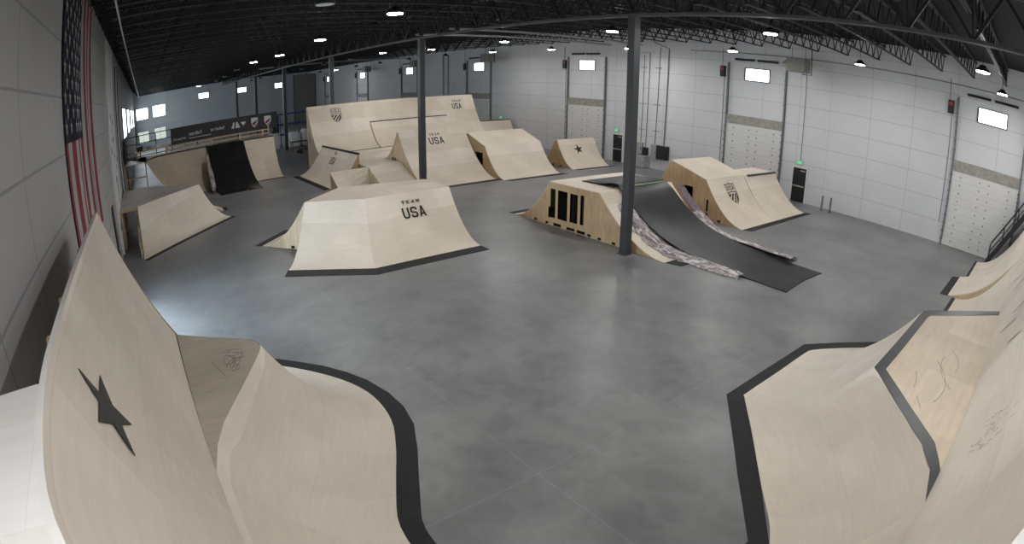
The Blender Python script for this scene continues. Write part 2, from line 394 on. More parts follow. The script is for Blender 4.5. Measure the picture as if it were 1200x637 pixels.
# ------------------------------------------------------------------ roof steel
def joist_mesh(L, zb=9.60, zt=10.62, lead=.9):
    m = MB()
    for s in (-1, 1):
        m.box((lead, s * .045 - .03, zb), (L - lead, s * .045 + .03, zb + .06))
        m.box((0, s * .05 - .035, zt - .07), (L, s * .05 + .035, zt))
    n = 14; st = (L - 2 * lead) / n
    for k in range(n):
        x0 = lead + k * st
        m.bar((x0, 0, zb + .03), (x0 + st / 2, 0, zt - .04), .045); m.bar((x0 + st / 2, 0, zt - .04), (x0 + st, 0, zb + .03), .045)
    m.bar((lead, 0, zb + .03), (.15, 0, zt - .05), .045); m.bar((L - lead, 0, zb + .03), (L - .15, 0, zt - .05), .045)
    return m
LJ = 15.85 - .15
ja = joist_mesh(XR - .1 - 16.0).build('roof_joist', M['steel'])
jb = joist_mesh(15.7 - XL - .1).build('roof_joist', M['steel'])
tag(ja, 'dark open-web steel joist between girder and dock wall', 'roof joist', 'roof joists on the dock side')
tag(jb, 'dark open-web steel joist between girder and flag wall', 'roof joist', 'roof joists on the flag side')
for k in range(55):
    y = -2.05 + 1.984 * k
    for o, x in ((ja, 16.0), (jb, XL + .05)):
        c = o if k == 0 else o.copy()
        if k: C.objects.link(c)
        c.location = (x, y, 0)
gm = MB(); L = BAY
for s in (-1, 1):
    gm.box((s * .09 - .06, 0, 9.0), (s * .09 + .06, L, 9.10)); gm.box((s * .09 - .06, 0, 10.5), (s * .09 + .06, L, 10.6), mi=1)
for k in range(8):
    y0 = k * L / 8
    gm.bar((0, y0, 9.05), (0, y0 + L / 16, 10.53), .09, mi=1); gm.bar((0, y0 + L / 16, 10.53), (0, y0 + L / 8, 9.05), .09, mi=1)
    gm.bar((0, y0, 9.05), (0, y0, 10.53), .06, mi=1)
g0 = gm.build('roof_girder', [M['girder'], M['steel']])
gl = ('over the foreground ramps', 'from the mat column to the second column', 'from the second to the third column', 'from the third to the fourth column', 'from the fourth to the fifth column', 'from the fifth to the sixth column', 'from the sixth column on', 'against the far wall')
for k in range(8):
    c = g0 if k == 0 else g0.copy()
    if k: C.objects.link(c)
    c.location = (15.85, 13.85 - BAY + BAY * k, 0)
    if k == 7: c.scale = (1, .99, 1)
    tag(c, 'grey trussed roof girder ' + gl[k], 'roof girder', 'roof girders along the column line')
cl = ('rising through the near edge of the black mat ramp', 'behind the central pyramid ramp', 'third along the line, by the tall back wall ramp', 'fourth along the line, near the white sacks', 'fifth along the line, behind the banner rail', 'sixth along the line, nearest the far wall')
for k in range(6):
    y = 13.85 + BAY * k
    t = thing('steel_column', 'square charcoal steel column ' + cl[k], 'column', (15.85, y, 0), 'square steel columns along the hall')
    MB().box((15.69, y - .16, 0.02), (16.01, y + .16, 9.0)).build('shaft', M['column'], t)
    MB().box((15.64, y - .21, 0), (16.06, y + .21, .025)).build('base_plate', M['column'], t)
    MB().tube([(16.04, y - .1, .9), (16.04, y - .1, 8.9)], .025, 6).build('conduit', M['pipe'], t)
    MB().box((16.01, y - .17, .86), (16.09, y - .05, 1.02)).build('outlet_box', M['doorwhite'], t)

# ------------------------------------------------------------------ lamps
lampspec = [[], [], []]
obs = {(0, 2): (8.2, 17.2), (0, 3): (8.7, 26.6), (0, 4): (9.0, 35.9), (0, 5): (8.2, 40.5), (0, 6): (8.4, 49.0), (0, 7): (9.2, 61.3), (0, 8): (9.6, 71.3), (0, 9): (8.3, 81.6),
       (1, 0): (21.2, 2.2), (1, 1): (19.0, 10.0), (1, 2): (19.2, 18.1), (1, 3): (21.3, 29.1), (1, 4): (21.3, 38.3), (1, 5): (18.7, 41.4),
       (2, 0): (29.2, 1.9), (2, 1): (28.7, 9.7), (2, 2): (28.8, 17.6), (2, 3): (29.9, 26.6), (2, 4): (29.7, 34.4), (2, 5): (29.2, 41.6), (2, 10): (29.5, 82.5)}
OFF = {(0, 6), (0, 7), (0, 8)} | {(r, k) for r in (1, 2) for k in range(6, 13)} - {(2, 10)}
def lamp(x, y, lit, label, group, lens='lens'):
    t = thing('high_bay_lamp', label, 'ceiling lamp', (x, y, 8.85), group)
    MB().tube([(x, y, 8.86), (x, y, 8.94), (x, y, 9.02), (x, y, 9.10)], [.29, .29, .16, .12], 20).build('housing', M['steel'], t)
    MB().tube([(x, y, 8.835), (x, y, 8.858)], .26, 20).build('lens', M[lens] if lit else M['lensoff'], t)
    MB().tube([(x, y, 9.10), (x, y, 9.62)], .012, 6).build('hanger', M['steel'], t)
rows = ('along the flag wall', 'beside the column line', 'along the dock doors')
for r, X0 in enumerate((8.6, 19.2, 29.2)):
    for k in range(13):
        x, y = obs.get((r, k), (X0, 2.0 + 7.94 * k))
        if r == 0 and k > 9: continue
        lit = (r, k) not in OFF
        lamp(x, y, lit, ('lit round high-bay lamp' if lit else 'unlit round high-bay lamp') + ' in the ceiling row ' + rows[r], ('lit' if lit else 'unlit') + ' lamps in the row ' + rows[r], 'lens2' if k >= 4 else 'lens')
lamp(5.0, 14.9, False, 'unlit round high-bay lamp hanging alone near the flag, above the near ramps', None)

lamp(.3, .4, True, 'added unseen high-bay lamp straight above the white corner deck', None)  # extra lamp out of view, added to brighten the corner deck
for x_, y_ in ((8.6, -5.9), (19.2, -5.9), (29.2, -5.9)): lamp(x_, y_, True, 'added unseen high-bay lamp over the back of the near decks', 'added lamps over the near decks')  # lamps added behind the camera to brighten the near end

# ------------------------------------------------------------------ profile helpers
def par(W, H, z0=0.0, n=14, s0=0.0):
    """floor end (s=W) up to the lip (s=0): z falls off as a parabola"""
    return [(W - (W - s0) * i / n, z0 + H * (1 - (W - (W - s0) * i / n) / W) ** 2) for i in range(n + 1)]
class Face:
    """rideable face: lip point O, direction e along the lip, n out towards the floor"""
    def __init__(s, O, e, n, W, H, z0=0): s.O, s.e, s.n, s.W, s.H, s.z0 = V((*O, 0)), V((*e, 0)).normalized(), V((*n, 0)).normalized(), W, H, z0
    def at(s, a, o, off=0.0):
        t = max(0, 1 - o / s.W); z = s.z0 + s.H * t * t; sl = 2 * s.H / s.W * t
        nn = math.hypot(sl, 1)
        return s.O + s.e * a + s.n * (o + off * sl / nn) + V((0, 0, z + off / nn))
def swept(parent, name, mat, O, e, n, w, pts, t=.035, smooth=True):
    O, e, n = V((*O, 0)), V((*e, 0)), V((*n, 0))
    k = max(1, int(w / 1.5))
    rows = [[O + e * (w * i / k) + n * s + V((0, 0, z)) for s, z in pts] for i in range(k + 1)]
    return MB().grid(rows, (0, 0, -t)).build(name, mat, parent, smooth)
def vpanel(parent, name, mat, O, d, tv, tops, holes=(), zb=0.0, gap=.036):
    """upright sheet whose top follows the polyline tops[(s,z)], with rectangular holes (s0,s1,z0,z1)"""
    O, d, tv = V((*O, 0)), V((*d, 0)), V((*tv, 0))
    tops = sorted(tops); m = MB()
    def top(s):
        for (a, za), (b, zb_) in zip(tops, tops[1:]):
            if a - 1e-9 <= s <= b + 1e-9: return za + (zb_ - za) * ((s - a) / (b - a) if b > a else 0)
        return tops[-1][1]
    br = sorted(set([round(s, 4) for s, _ in tops] + [round(x, 4) for h in holes for x in h[:2] if tops[0][0] < x < tops[-1][0]]))
    for a, b in zip(br, br[1:]):
        if b - a < 1e-4: continue
        mid = (a + b) / 2; hs = sorted([(h[2], h[3]) for h in holes if h[0] < mid < h[1]])
        lo = zb; spans = []
        for h0, h1 in hs: spans.append((lo, h0)); lo = h1
        spans.append((lo, None))
        for z0, z1 in spans:
            za, zb2 = (top(a) - gap, top(b) - gap) if z1 is None else (z1, z1)
            if max(za, zb2) - z0 < .004: continue
            P = lambda s, z: O + d * s + V((0, 0, z))
            m.prism([P(a, z0), P(b, z0), P(b, max(zb2, z0 + .002)), P(a, max(za, z0 + .002))], tv)
    return m.build(name, mat, parent)
def floor_strip(parent, name, poly, h=.008, mat='strip'):
    return MB().prism([(x, y, 0.001) for x, y in poly], (0, 0, h)).build(name, M[mat], parent)

# letter strokes in a 0..1 box (x to the right, y up)
LET = {
 'U': [[(0, .22), (.26, .22), (.26, 1), (0, 1)], [(.74, .22), (1, .22), (1, 1), (.74, 1)], [(0, .22), (.22, 0), (.78, 0), (1, .22), (.74, .22), (.62, .17), (.38, .17), (.26, .22)]],
 'S': [[(.2, 1), (.8, 1), (1, .86), (.76, .83), (.26, .83), (0, .86)], [(0, .60), (.26, .64), (.26, .83), (0, .86)], [(.74, .70), (1, .70), (1, .86), (.76, .83)],
       [(0, .60), (.18, .46), (.80, .41), (1, .40), (.82, .54), (.30, .60), (.26, .64)], [(.74, .17), (1, .14), (1, .40), (.74, .42)], [(0, .14), (.2, 0), (.8, 0), (1, .14), (.74, .17), (.26, .17)], [(0, .14), (.26, .17), (.26, .30), (0, .30)]],
 'A': [[(0, 0), (.25, 0), (.62, 1), (.38, 1)], [(.75, 0), (1, 0), (.62, 1), (.40, 1)], [(.25, .20), (.75, .20), (.70, .36), (.31, .36)]],
 'T': [[(0, .8), (1, .8), (1, 1), (0, 1)], [(.36, 0), (.64, 0), (.64, .8), (.36, .8)]],
 'E': [[(0, 0), (.3, 0), (.3, 1), (0, 1)], [(.3, .82), (.95, .82), (.95, 1), (.3, 1)], [(.3, .41), (.85, .41), (.85, .59), (.3, .59)], [(.3, 0), (.95, 0), (.95, .18), (.3, .18)]],
 'M': [[(0, 0), (.22, 0), (.22, 1), (0, 1)], [(.78, 0), (1, 0), (1, 1), (.78, 1)], [(.22, 1), (.22, .68), (.5, .25), (.5, .6)], [(.78, 1), (.78, .68), (.5, .25), (.5, .6)]]}
def letter_polys(txt, x0, y0, w, h, gap=.28):
    n = len(txt); lw = w / (n + gap * (n - 1)); out = []
    for i, ch in enumerate(txt):
        for p in LET[ch]: out.append([(x0 + (i * (1 + gap) + x) * lw, y0 + y * h) for x, y in p])
    return out
def decal(parent, name, face, polys, mat, off=.008, flip=False):
    """polys in (a, o): a along the lip, o down from the lip"""
    m = MB()
    for p in polys:
        top = [face.at(a, o, off) for a, o in p]
        m.face(top)
        back = [face.at(a, o, .001) for a, o in p]
        for i in range(len(p)):
            j = (i + 1) % len(p); m.face([top[i], back[i], back[j], top[j]])
    return m.build(name, mat, parent)
def to_ao(polys, a0, a1, oT, oB):
    """unit-box polygons -> (a, o) with y up mapped to o from oB to oT"""
    return [[(a0 + x * (a1 - a0), oB + y * (oT - oB)) for x, y in p] for p in polys]
def slice_poly(p, ys):
    """cut a polygon into horizontal bands so that it can bend with the face"""
    out = []
    def clip(poly, lo, hi):
        for lim, sgn in ((lo, 1), (hi, -1)):
            q = []
            for i in range(len(poly)):
                (x0, y0), (x1, y1) = poly[i], poly[(i + 1) % len(poly)]
                a, b = sgn * (y0 - lim) >= -1e-9, sgn * (y1 - lim) >= -1e-9
                if a: q.append((x0, y0))
                if a != b: t = (lim - y0) / (y1 - y0); q.append((x0 + (x1 - x0) * t, lim))
            poly = q
            if len(poly) < 3: return None
        return poly
    for lo, hi in zip(ys, ys[1:]):
        c = clip(p, lo, hi)
        if c and max(y for _, y in c) - min(y for _, y in c) > 1e-4: out.append(c)
    return out
BANDS = [i / 8 for i in range(9)]
def usa_lettering(parent, face, team, usa):
    decal(parent, 'lettering', face, to_ao(letter_polys('TEAM', 0, 0, 1, 1, .55), *team), M['decal'])
    decal(parent, 'lettering', face, to_ao(letter_polys('USA', 0, 0, 1, 1, .22), *usa), M['decal'])
def crest(parent, face, a0, a1, oT, oB):
    out = [(0, .97), (.25, .94), (.5, 1), (.75, .94), (1, .97), (1, .5), (.93, .3), (.75, .13), (.5, 0), (.25, .13), (.07, .3), (0, .5)]
    inn = [(.5 + (x - .5) * .9, .5 + (y - .5) * .92) for x, y in out]
    P = []
    for i in range(len(out)):
        j = (i + 1) % len(out); P.append([out[i], out[j], inn[j], inn[i]])
    P += letter_polys('USA', .12, .68, .76, .2, .25)
    P += [[(.06, .56), (.5, .60), (.94, .56), (.94, .60), (.5, .64), (.06, .60)]]
    P += [[(.07, .52), (.07, .38), (.2, .42), (.34, .52)], [(.12, .26), (.21, .18), (.45, .40), (.64, .52), (.44, .52), (.28, .40)], [(.30, .10), (.40, .05), (.62, .30), (.93, .50), (.93, .54), (.74, .50), (.5, .32)], [(.52, .03), (.66, .10), (.80, .22), (.94, .40), (.94, .46), (.75, .34)]]
    decal(parent, 'crest', face, to_ao(P, a0, a1, oT, oB), M['decal'])
def star_poly(ca, co, ra, ro, rot=0.0):
    tri = []; pts = []
    for k in range(10):
        r = 1 if k % 2 == 0 else .40; t = rot + math.pi * k / 5
        pts.append((ca + ra * r * math.sin(t), co - ro * r * math.cos(t)))
    return [[(ca, co), pts[k], pts[(k + 1) % 10]] for k in range(10)]

# ------------------------------------------------------------------ the corner quarter pipe (under the camera)
# stations: lip, the line at 2 m height, the floor edge
POCKET = [(-1.22, 6.55, -.02, 6.55, 2.40, 5.95), (-1.22, 5.5, -.02, 5.55, 2.38, 5.5), (-1.22, 4.5, -.01, 4.65, 2.36, 5.0), (-1.16, 3.5, .02, 3.74, 2.38, 4.5), (-1.0, 2.45, .12, 2.88, 2.45, 4.1), (-.55, 1.42, .41, 2.14, 2.6, 3.75),
          (.25, .52, 1.02, 1.44, 2.85, 3.4), (1.15, -.03, 1.73, 1.03, 3.2, 3.05), (2.15, -.43, 2.58, .69, 3.7, 2.75), (3.25, -.76, 3.57, .39, 4.3, 2.5), (4.3, -.98, 4.5, .2, 5.0, 2.32), (5.4, -1.1, 5.5, .1, 5.8, 2.18), (6.6, -1.15, 6.75, .07, 6.60, 2.07)]
def cat(P, k=4):
    out = []
    for i in range(len(P) - 1):
        p0, p1, p2, p3 = P[max(i - 1, 0)], P[i], P[i + 1], P[min(i + 2, len(P) - 1)]
        for q in range(k):
            t = q / k
            out.append(tuple(.5 * (2 * b + (c - a) * t + (2 * a - 5 * b + 4 * c - d) * t * t + (3 * b - a - 3 * c + d) * t ** 3) for a, b, c, d in zip(p0, p1, p2, p3)))
    out.append(P[-1]); return out
HQ = 4.88
PK = cat(POCKET)
cq = thing('corner_quarter_pipe', 'huge plywood corner quarter pipe with a black star, curving below the white deck', 'quarter pipe', (-1.22, 4, 0))
def upper(l, m, n=9):                       # lip down to the 2 m line
    return [V((m[0] + (l[0] - m[0]) * t, m[1] + (l[1] - m[1]) * t, HQ * (1 - (1 - t) * .3598) ** 2)) for t in [i / n for i in range(n + 1)]]
def lower(m, f, n=14):
    return [V((f[0] + (m[0] - f[0]) * t, f[1] + (m[1] - f[1]) * t, .012 + (2.0 - .012) * t * t)) for t in [i / n for i in range(n + 1)]]
FULL = [((a, b), (c, d), (e, f)) for a, b, c, d, e, f in PK]
ALONG = [((x, -1.15), (x, .07), (x + .5, 2.1) if x < 17.5 else (x, 2.28)) for x in (16.8, 18, 20, 22, 24, 26, 28, 30, 32)]
UP = [((-1.22, y), (-.02, y)) for y in (11.7, 10.5, 9.3, 8.1, 7.2)] + [(l, m) for l, m, _ in FULL] + [((x, -1.15), (x, .07)) for x in (7.5, 9, 11, 13, 15)] + [(l, m) for l, m, _ in ALONG]
MB().grid([upper(l, m) for l, m in UP], (0, 0, -.03)).build('riding_surface', M['ply_near'], cq, True)
MB().grid([lower(m, f) for _, m, f in FULL], (0, 0, -.01)).build('transition_surface', M['ply_near'], cq, True)
MB().grid([lower(m, f) for _, m, f in ALONG], (0, 0, -.01)).build('transition_surface', M['ply_near'], cq, True)
LS = [(l[0], l[1], m[0], m[1]) for l, m in UP]
def outw(lx, ly, mx, my, d): q = V((lx - mx, ly - my)).normalized() * d; return lx + q.x, ly + q.y
MB().grid([[V((*outw(*q, .0), HQ)), V((*outw(*q, .07), HQ))] for q in LS], (0, 0, -.05)).build('lip_edge', M['deckwhite'], cq)
dk = [(-1.29, 4.2)] + [outw(*q, .07) for q in LS if q[1] < 4.16]
dm = MB(); k0 = 0
# deck as strips out to the walls
for (x0, y0), (x1, y1) in zip(dk, dk[1:]):
    def back(x, y): return (XL + .01, y) if y > 0.6 and x < .3 else (x, YN + .02)
    b0, b1 = back(x0, y0), back(x1, y1)
    o0, o1 = (x0, y0), (x1, y1)
    if b0[0] != b1[0] and abs(b0[1] - b1[1]) > 2: poly = [o0, o1, b1, (XL + .01, YN + .02), b0]
    else: poly = [o0, o1, b1, b0]
    dm.prism([(x, y, HQ - .06) for x, y in poly], (0, 0, .05))
dm.build('deck', M['deckwhite'], cq)
MB().tube([(*outw(*q, .10), HQ - .03) for q in LS if q[1] < 4.4], .02, 8).build('coping', M['black'], cq)
vpanel(cq, 'end_panel', M['ply_side'], (-1.22, 11.72), (1, 0), (0, .02), [(3.45 * (1 - i / 14), HQ * (i / 14) ** 2) for i in range(15)])
m = MB().box((-1.32, 4.2, 0), (-1.28, 11.7, HQ - .06))
m.build('back_panel', M['ply_side2'], cq)
for y in (5.4, 6.6, 7.8, 9.0, 10.2, 11.4): MB().box((-1.41, y, 0), (-1.32, y + .09, HQ - .1)).build('stud', M['lumber'], cq)
MB().box((-1.46, 4.2, 2.4), (-1.41, 11.7, 2.5)).build('cross_rail', M['lumber'], cq)
qf = Face((-1.22, 0), (0, 1), (1, 0), 3.45, HQ)
tips = [(5.12, .13), (5.58, .25), (5.35, .45), (4.76, .45), (4.63, .25)]; inn = [(5.19, .25), (5.27, .33), (5.09, .38), (4.91, .33), (5.02, .25)]
ring = []
for a, b in zip(tips, inn): ring += [a, b]
ring = [tips[0], inn[0], tips[1], inn[1], tips[2], inn[2], tips[3], inn[3], tips[4], inn[4]]
decal(cq, 'star_decal', qf, [[(5.08, .30), ring[k], ring[(k + 1) % 10]] for k in range(10)], M['decal'], .012)
# dark floor sheet in the pocket between the hips, and along the right wall
st = MB(); fe = [f for _, _, f in FULL]; oe = []
for k, f in enumerate(fe):
    a, b = fe[max(k - 1, 0)], fe[min(k + 1, len(fe) - 1)]; d_ = V((b[0] - a[0], b[1] - a[1])).normalized(); oe.append((f[0] - d_.y * .35, f[1] + d_.x * .35))
oe[0] = (2.77, 6.0); oe[1] = (2.75, 5.86); oe[-1] = (6.47, 2.42); oe[-2] = (6.25, 2.44)
for p, q, a, b in zip(fe, fe[1:], oe, oe[1:]): st.prism([(*p, .001), (*q, .001), (*b, .001), (*a, .001)], (0, 0, .012))
st.build('transition_strip', M['strip'], cq); st = MB()
st.prism([(17.6, 2.1, .001), (23.55, 2.1, .001), (23.55, 2.40, .001), (17.6, 2.40, .001)], (0, 0, .014))
st.build('transition_strip', M['strip'], cq); st = MB()
st.prism([(27.4, 2.1, .001), (32.0, 2.1, .001), (32.0, 2.36, .001), (27.4, 2.36, .001)], (0, 0, .014))
st.build('transition_strip', M['strip'], cq)

def hip(root, T, F, z, plate, mat, pmat, strip_outer, n=14):
    S = cat([(a[0], a[1], b[0], b[1]) for a, b in zip(T, F)], 3)
    rows = [[V((tx + (fx - tx) * (1 - i / n), ty + (fy - ty) * (1 - i / n), .014 + (z - .014) * (i / n) ** 2)) for i in range(n + 1)] for tx, ty, fx, fy in S]
    MB().grid(rows, (0, 0, -.02)).build('riding_surface', M[mat], root, True)
    MB().prism([(x, y, z - .025) for x, y in plate], (0, 0, .025)).build('hip_plateau', M[pmat], root)
    st = MB()
    for k in range(len(strip_outer) - 1):
        a, b = strip_outer[k], strip_outer[k + 1]
        st.prism([(a[0], a[1], .001), (b[0], b[1], .001), (b[2], b[3], .001), (a[2], a[3], .001)], (0, 0, .012))
    st.build('transition_strip', M['strip'], root)
T = [(-.02, 6.55), (.14, 7.19), (.35, 7.71), (.86, 8.58), (1.37, 9.51), (1.57, 9.98), (1.54, 10.23), (1.41, 10.46), (.76, 11.0), (.0, 11.67)]
F = [(2.40, 5.95), (2.52, 6.5), (2.99, 7.43), (3.35, 8.1), (3.71, 8.9), (3.86, 9.64), (3.83, 10.46), (3.54, 11.31), (2.97, 12.23), (2.2, 13.15)]
lh = thing('hip_ramp', 'rounded plywood hip ramp with a scuffed dull triangular top, set against the star ramp', 'hip ramp', (2, 10, 0))
hip(lh, T, F, 2.0, T, 'ply_near', 'ply_dull',
    [(2.40, 5.95, 2.77, 6.0), (2.46, 6.41, 2.84, 6.25), (3.0, 7.43, 3.34, 7.2), (3.36, 8.1, 3.76, 7.99), (3.72, 8.9, 4.10, 8.74), (3.87, 9.64, 4.24, 9.45), (3.84, 10.46, 4.22, 10.15), (3.55, 11.31, 4.05, 10.95), (3.3, 11.75, 3.8, 11.55), (2.98, 12.23, 3.42, 12.19), (2.46, 12.85, 2.93, 12.79), (1.9, 13.5, 2.35, 13.42)])
T2 = [(6.75, .07), (7.53, .23), (8.11, .56), (9.02, 1.36), (9.85, 2.02), (10.04, 2.17), (10.3, 2.17), (12.2, 2.16), (14.0, 2.15), (14.32, 2.13), (14.6, 1.92), (15.6, 1.08), (16.8, .07)]
F2 = [(6.60, 2.07), (7.0, 2.32), (7.4, 2.65), (8.0, 3.17), (9.3, 4.2), (10.25, 4.98), (10.5, 5.06), (12.0, 5.03), (13.5, 5.0), (13.95, 4.9), (14.72, 4.35), (15.9, 3.35), (17.3, 2.1)]
rh = thing('hip_ramp', 'wide plywood hip ramp with a flat tan top edged in dark steel, on the right', 'hip ramp', (12, 3, 0))
hip(rh, T2, F2, 2.0, T2, 'ply_near', 'ply_tan',
    [(6.60, 2.07, 6.47, 2.42), (8.02, 3.19, 7.73, 3.5), (10.35, 5.06, 10.06, 5.36), (11.91, 5.03, 11.9, 5.34), (13.79, 4.99, 14.05, 5.27), (14.72, 4.35, 14.95, 4.62), (16.0, 3.3, 16.25, 3.55), (17.3, 2.15, 17.55, 2.4)])
T2i = [(7.60, .06), (7.86, .16), (8.30, .36), (9.10, 1.08), (9.98, 1.82), (10.14, 1.95), (10.35, 1.95), (12.2, 1.94), (13.95, 1.93), (14.15, 1.90), (14.40, 1.70), (15.35, .92), (16.4, .07)]
m = MB()
for k in range(len(T2) - 1):
    a, b, c, d = T2[k], T2[k + 1], T2i[k + 1], T2i[k]
    m.prism([(a[0], a[1], 1.985), (b[0], b[1], 1.985), (c[0], c[1], 1.985), (d[0], d[1], 1.985)], (0, 0, .025))
m.build('steel_edging', M['band'], rh)

def scuffs(root, z, marks, w=.018):
    m = MB()
    for a, b, bend in marks:
        a, b = V((*a, z)), V((*b, z)); d = b - a; n_ = V((-d.y, d.x, 0)) * bend; P = []
        for k in range(7):
            t = k / 6; P.append(a + d * t + n_ * (4 * t * (1 - t)))
        for p, q in zip(P, P[1:]):
            u = (q - p).normalized(); v = V((-u.y, u.x, 0)) * w / 2; m.prism([p - v, q - v, q + v, p + v], (0, 0, .002))
    m.build('tyre_scuffs', M['rub'], root)['kind'] = 'stuff'
rnd = random.Random(11)
scuffs(lh, 2.001, [((.55, 9.9), (.68, 9.2), 0)] + [((.95 + rnd.uniform(-.18, .2), 9.75 + rnd.uniform(-.45, .45)), (1.05 + rnd.uniform(-.22, .15), 9.75 + rnd.uniform(-.45, .45)), rnd.uniform(-.3, .3)) for _ in range(16)], .010)
scuffs(rh, 2.001, [((11.5, 1.1), (9.6, .75), .12), ((11.9, 1.0), (10.4, .55), -.1), ((10.6, 1.4), (9.9, 1.25), .05), ((12.4, .9), (11.3, .62), .1), ((9.6, 1.1), (9.2, .9), 0)], .012)

m = MB(); rm = Face((0, -1.15), (1, 0), (0, 1), 3.39, HQ)      # dense short tyre rubs on the steep face above the right hip
for _ in range(150):
    t = rnd.random(); a0 = 3.6 + 4.2 * t + rnd.gauss(0, .12); o0 = .62 + .10 * t + rnd.gauss(0, .09)
    if a0 < 6.8: continue
    da, do = rnd.uniform(.02, .07), rnd.uniform(.01, .05)
    p = [rm.at(a0, o0, .012), rm.at(a0 + .012, o0 - .004, .012), rm.at(a0 + da + .012, o0 + do - .004, .012), rm.at(a0 + da, o0 + do, .012)]
    m.face(p)
for a0, o0, da, do in ((13.2, .75, .5, .28), (13.6, .5, .7, .35), (16.8, .55, .8, .4), (18.5, .8, .9, .3), (11.4, .62, .35, .2), (20.5, .7, 1.0, .3)):
    m.face([rm.at(a0, o0, .012), rm.at(a0 + .05, o0 - .01, .012), rm.at(a0 + da + .05, o0 + do - .01, .012), rm.at(a0 + da, o0 + do, .012)])
m.build('tyre_scuffs', M['rub'], cq)['kind'] = 'stuff'

# the raised overlay farther along the right wall
ov = thing('overlay_ramp', 'narrow plywood overlay ramp standing proud of the far end of the right wall ramp', 'quarter pipe', (25.5, 2, 0))
pts = [(2.62 + (-.45 - 2.62) * i / 14, .03 + 2.75 * ((2.62 - (2.62 + (-.45 - 2.62) * i / 14)) / 3.07) ** 2) for i in range(15)]
pts = [(s, z + .12 * min(1, (2.62 - s) / .6)) for s, z in pts]
swept(ov, 'riding_surface', M['ply_near'], (23.6, 0), (1, 0), (0, 1), 3.75, pts, .03)
vpanel(ov, 'side_panel', M['ply_side2'], (23.58, 0), (0, 1), (.02, 0), pts)
vpanel(ov, 'side_panel', M['ply_side2'], (27.35, 0), (0, 1), (.02, 0), pts)
m = MB(); m.box((23.6, -.62, 2.86), (27.35, -.40, 2.91)); m.build('steel_edging', M['band'], ov)
floor_strip(ov, 'transition_strip', [(23.58, 2.55), (27.35, 2.55), (27.0, 2.97), (23.5, 2.97)])

# black stair climbing to the deck at the far end of the right ramp
sr = thing('steel_stair', 'black steel stair with handrails at the far end of the right wall ramp', 'stair', (32.8, 1, 0))
def sp(t): return V((0, 1.75 - 2.9 * t, .02 + 4.86 * t))
for x in (32.30, 33.25):
    MB().bar(V((x, 0, 0)) + sp(0), V((x, 0, 0)) + sp(1), .05, .22).build('stringer', M['black'], sr)
    r = MB(); r.tube([V((x, .0, .95)) + sp(0.02), V((x, 0, .95)) + sp(1)], .024, 8); r.tube([V((x, 0, .5)) + sp(.02), V((x, 0, .5)) + sp(1)], .018, 8)
    for t in (.02, .25, .5, .75, 1): r.tube([V((x, 0, 0)) + sp(t), V((x, 0, .95)) + sp(t)], .022, 8)
    r.build('handrail', M['black'], sr)
for k in range(1, 22):
    p = sp(k / 22); MB().box((32.32, p.y - .13, p.z - .02), (33.23, p.y + .13, p.z + .02)).build('tread', M['black'], sr)

# ------------------------------------------------------------------ generic straight ramp
def slots(ss, z0=.02, z1=.13, w=.16): return [(s - w / 2, s + w / 2, z0, z1) for s in ss]
def straight_ramp(root, x0, x1, ylip, segs, side='ply_side', mat='ply', holesL=(), holesR=(), strip=None, zb=0.0, backdepth=None):
    """faces -Y; segs: list of (part name, [(s,z)...]) with s measured towards -Y from the lip"""
    O = (x0, ylip); full = []
    for nm, pts in segs:
        swept(root, nm, M[mat] if not nm.startswith('deck') else M[mat], O, (1, 0), (0, -1), x1 - x0, pts)
        full += pts
    tops = sorted({(round(s, 4), round(z, 4)) for s, z in full})
    vpanel(root, 'side_panel', M[side], (x0 + .004, ylip), (0, -1), (.022, 0), tops, holesL, zb)
    vpanel(root, 'side_panel', M[side], (x1 - .026, ylip), (0, -1), (.022, 0), tops, holesR, zb)
    s_last, z_last = segs[-1][1][-1]
    if z_last > zb + .3:
        MB().box((x0 + .03, ylip - s_last - .03, zb), (x1 - .03, ylip - s_last - .005, z_last - .04)).build('back_panel', M[side], root)
    if strip:
        W = segs[0][1][0][0]; y = ylip - W
        MB().prism([(x0, y + .06, .001), (x1, y + .06, .001), (x1 + strip[1], y - strip[0], .001), (x0 + strip[1], y - strip[0], .001)], (0, 0, .012)).build('transition_strip', M['strip'], root)
def back_par(s_end, W, H, z0=0, n=12):
    """behind the deck: from height z0+H at s=-s_end down to z0 at s=-(s_end+W)"""
    return [(-(s_end + W * i / n), z0 + H * (1 - i / n) ** 2) for i in range(n + 1)]

# R5: tall double-sided quarter with TEAM USA
r5 = thing('spine_ramp', 'tall plywood spine ramp lettered TEAM USA behind the second column', 'ramp', (18.6, 32, 0))
straight_ramp(r5, 16.1, 21.15, 33.53, [('riding_surface', par(4.07, 3.2)), ('deck', [(0, 3.2), (-.12, 3.2)]), ('rear_transition', back_par(.12, 2.2, 1.92, 1.28))], side='ply_side2', strip=(.38, .15), holesL=((-1.0, -.72, 1.30, 1.46), (-.6, -.35, 1.30, 1.46)))
f5 = Face((0, 33.53), (1, 0), (0, -1), 4.07, 3.2)
usa_lettering(r5, f5, (18.30, 19.05, .19, .29), (18.14, 19.24, .37, .68))
# R6
r6 = thing('jump_ramp', 'plywood jump ramp with an upward sloping deck right of the TEAM USA spine ramp', 'ramp', (23.5, 31, 0))
straight_ramp(r6, 21.2, 25.93, 31.05, [('riding_surface', par(2.32, 2.0)), ('deck', [(0, 2.0), (-1.1, 2.38), (-2.15, 2.75)]), ('rear_transition', back_par(2.15, 2.6, 2.75))], side='ply_side', strip=(.36, .3), holesL=((-1.22, -.22, .72, 1.52),))
MB().box((21.5, 31.1, .6), (21.54, 32.5, 1.7)).build('shade_backing', M['void'], r6)  # black sheet behind the side hole, its colour stands for the shade
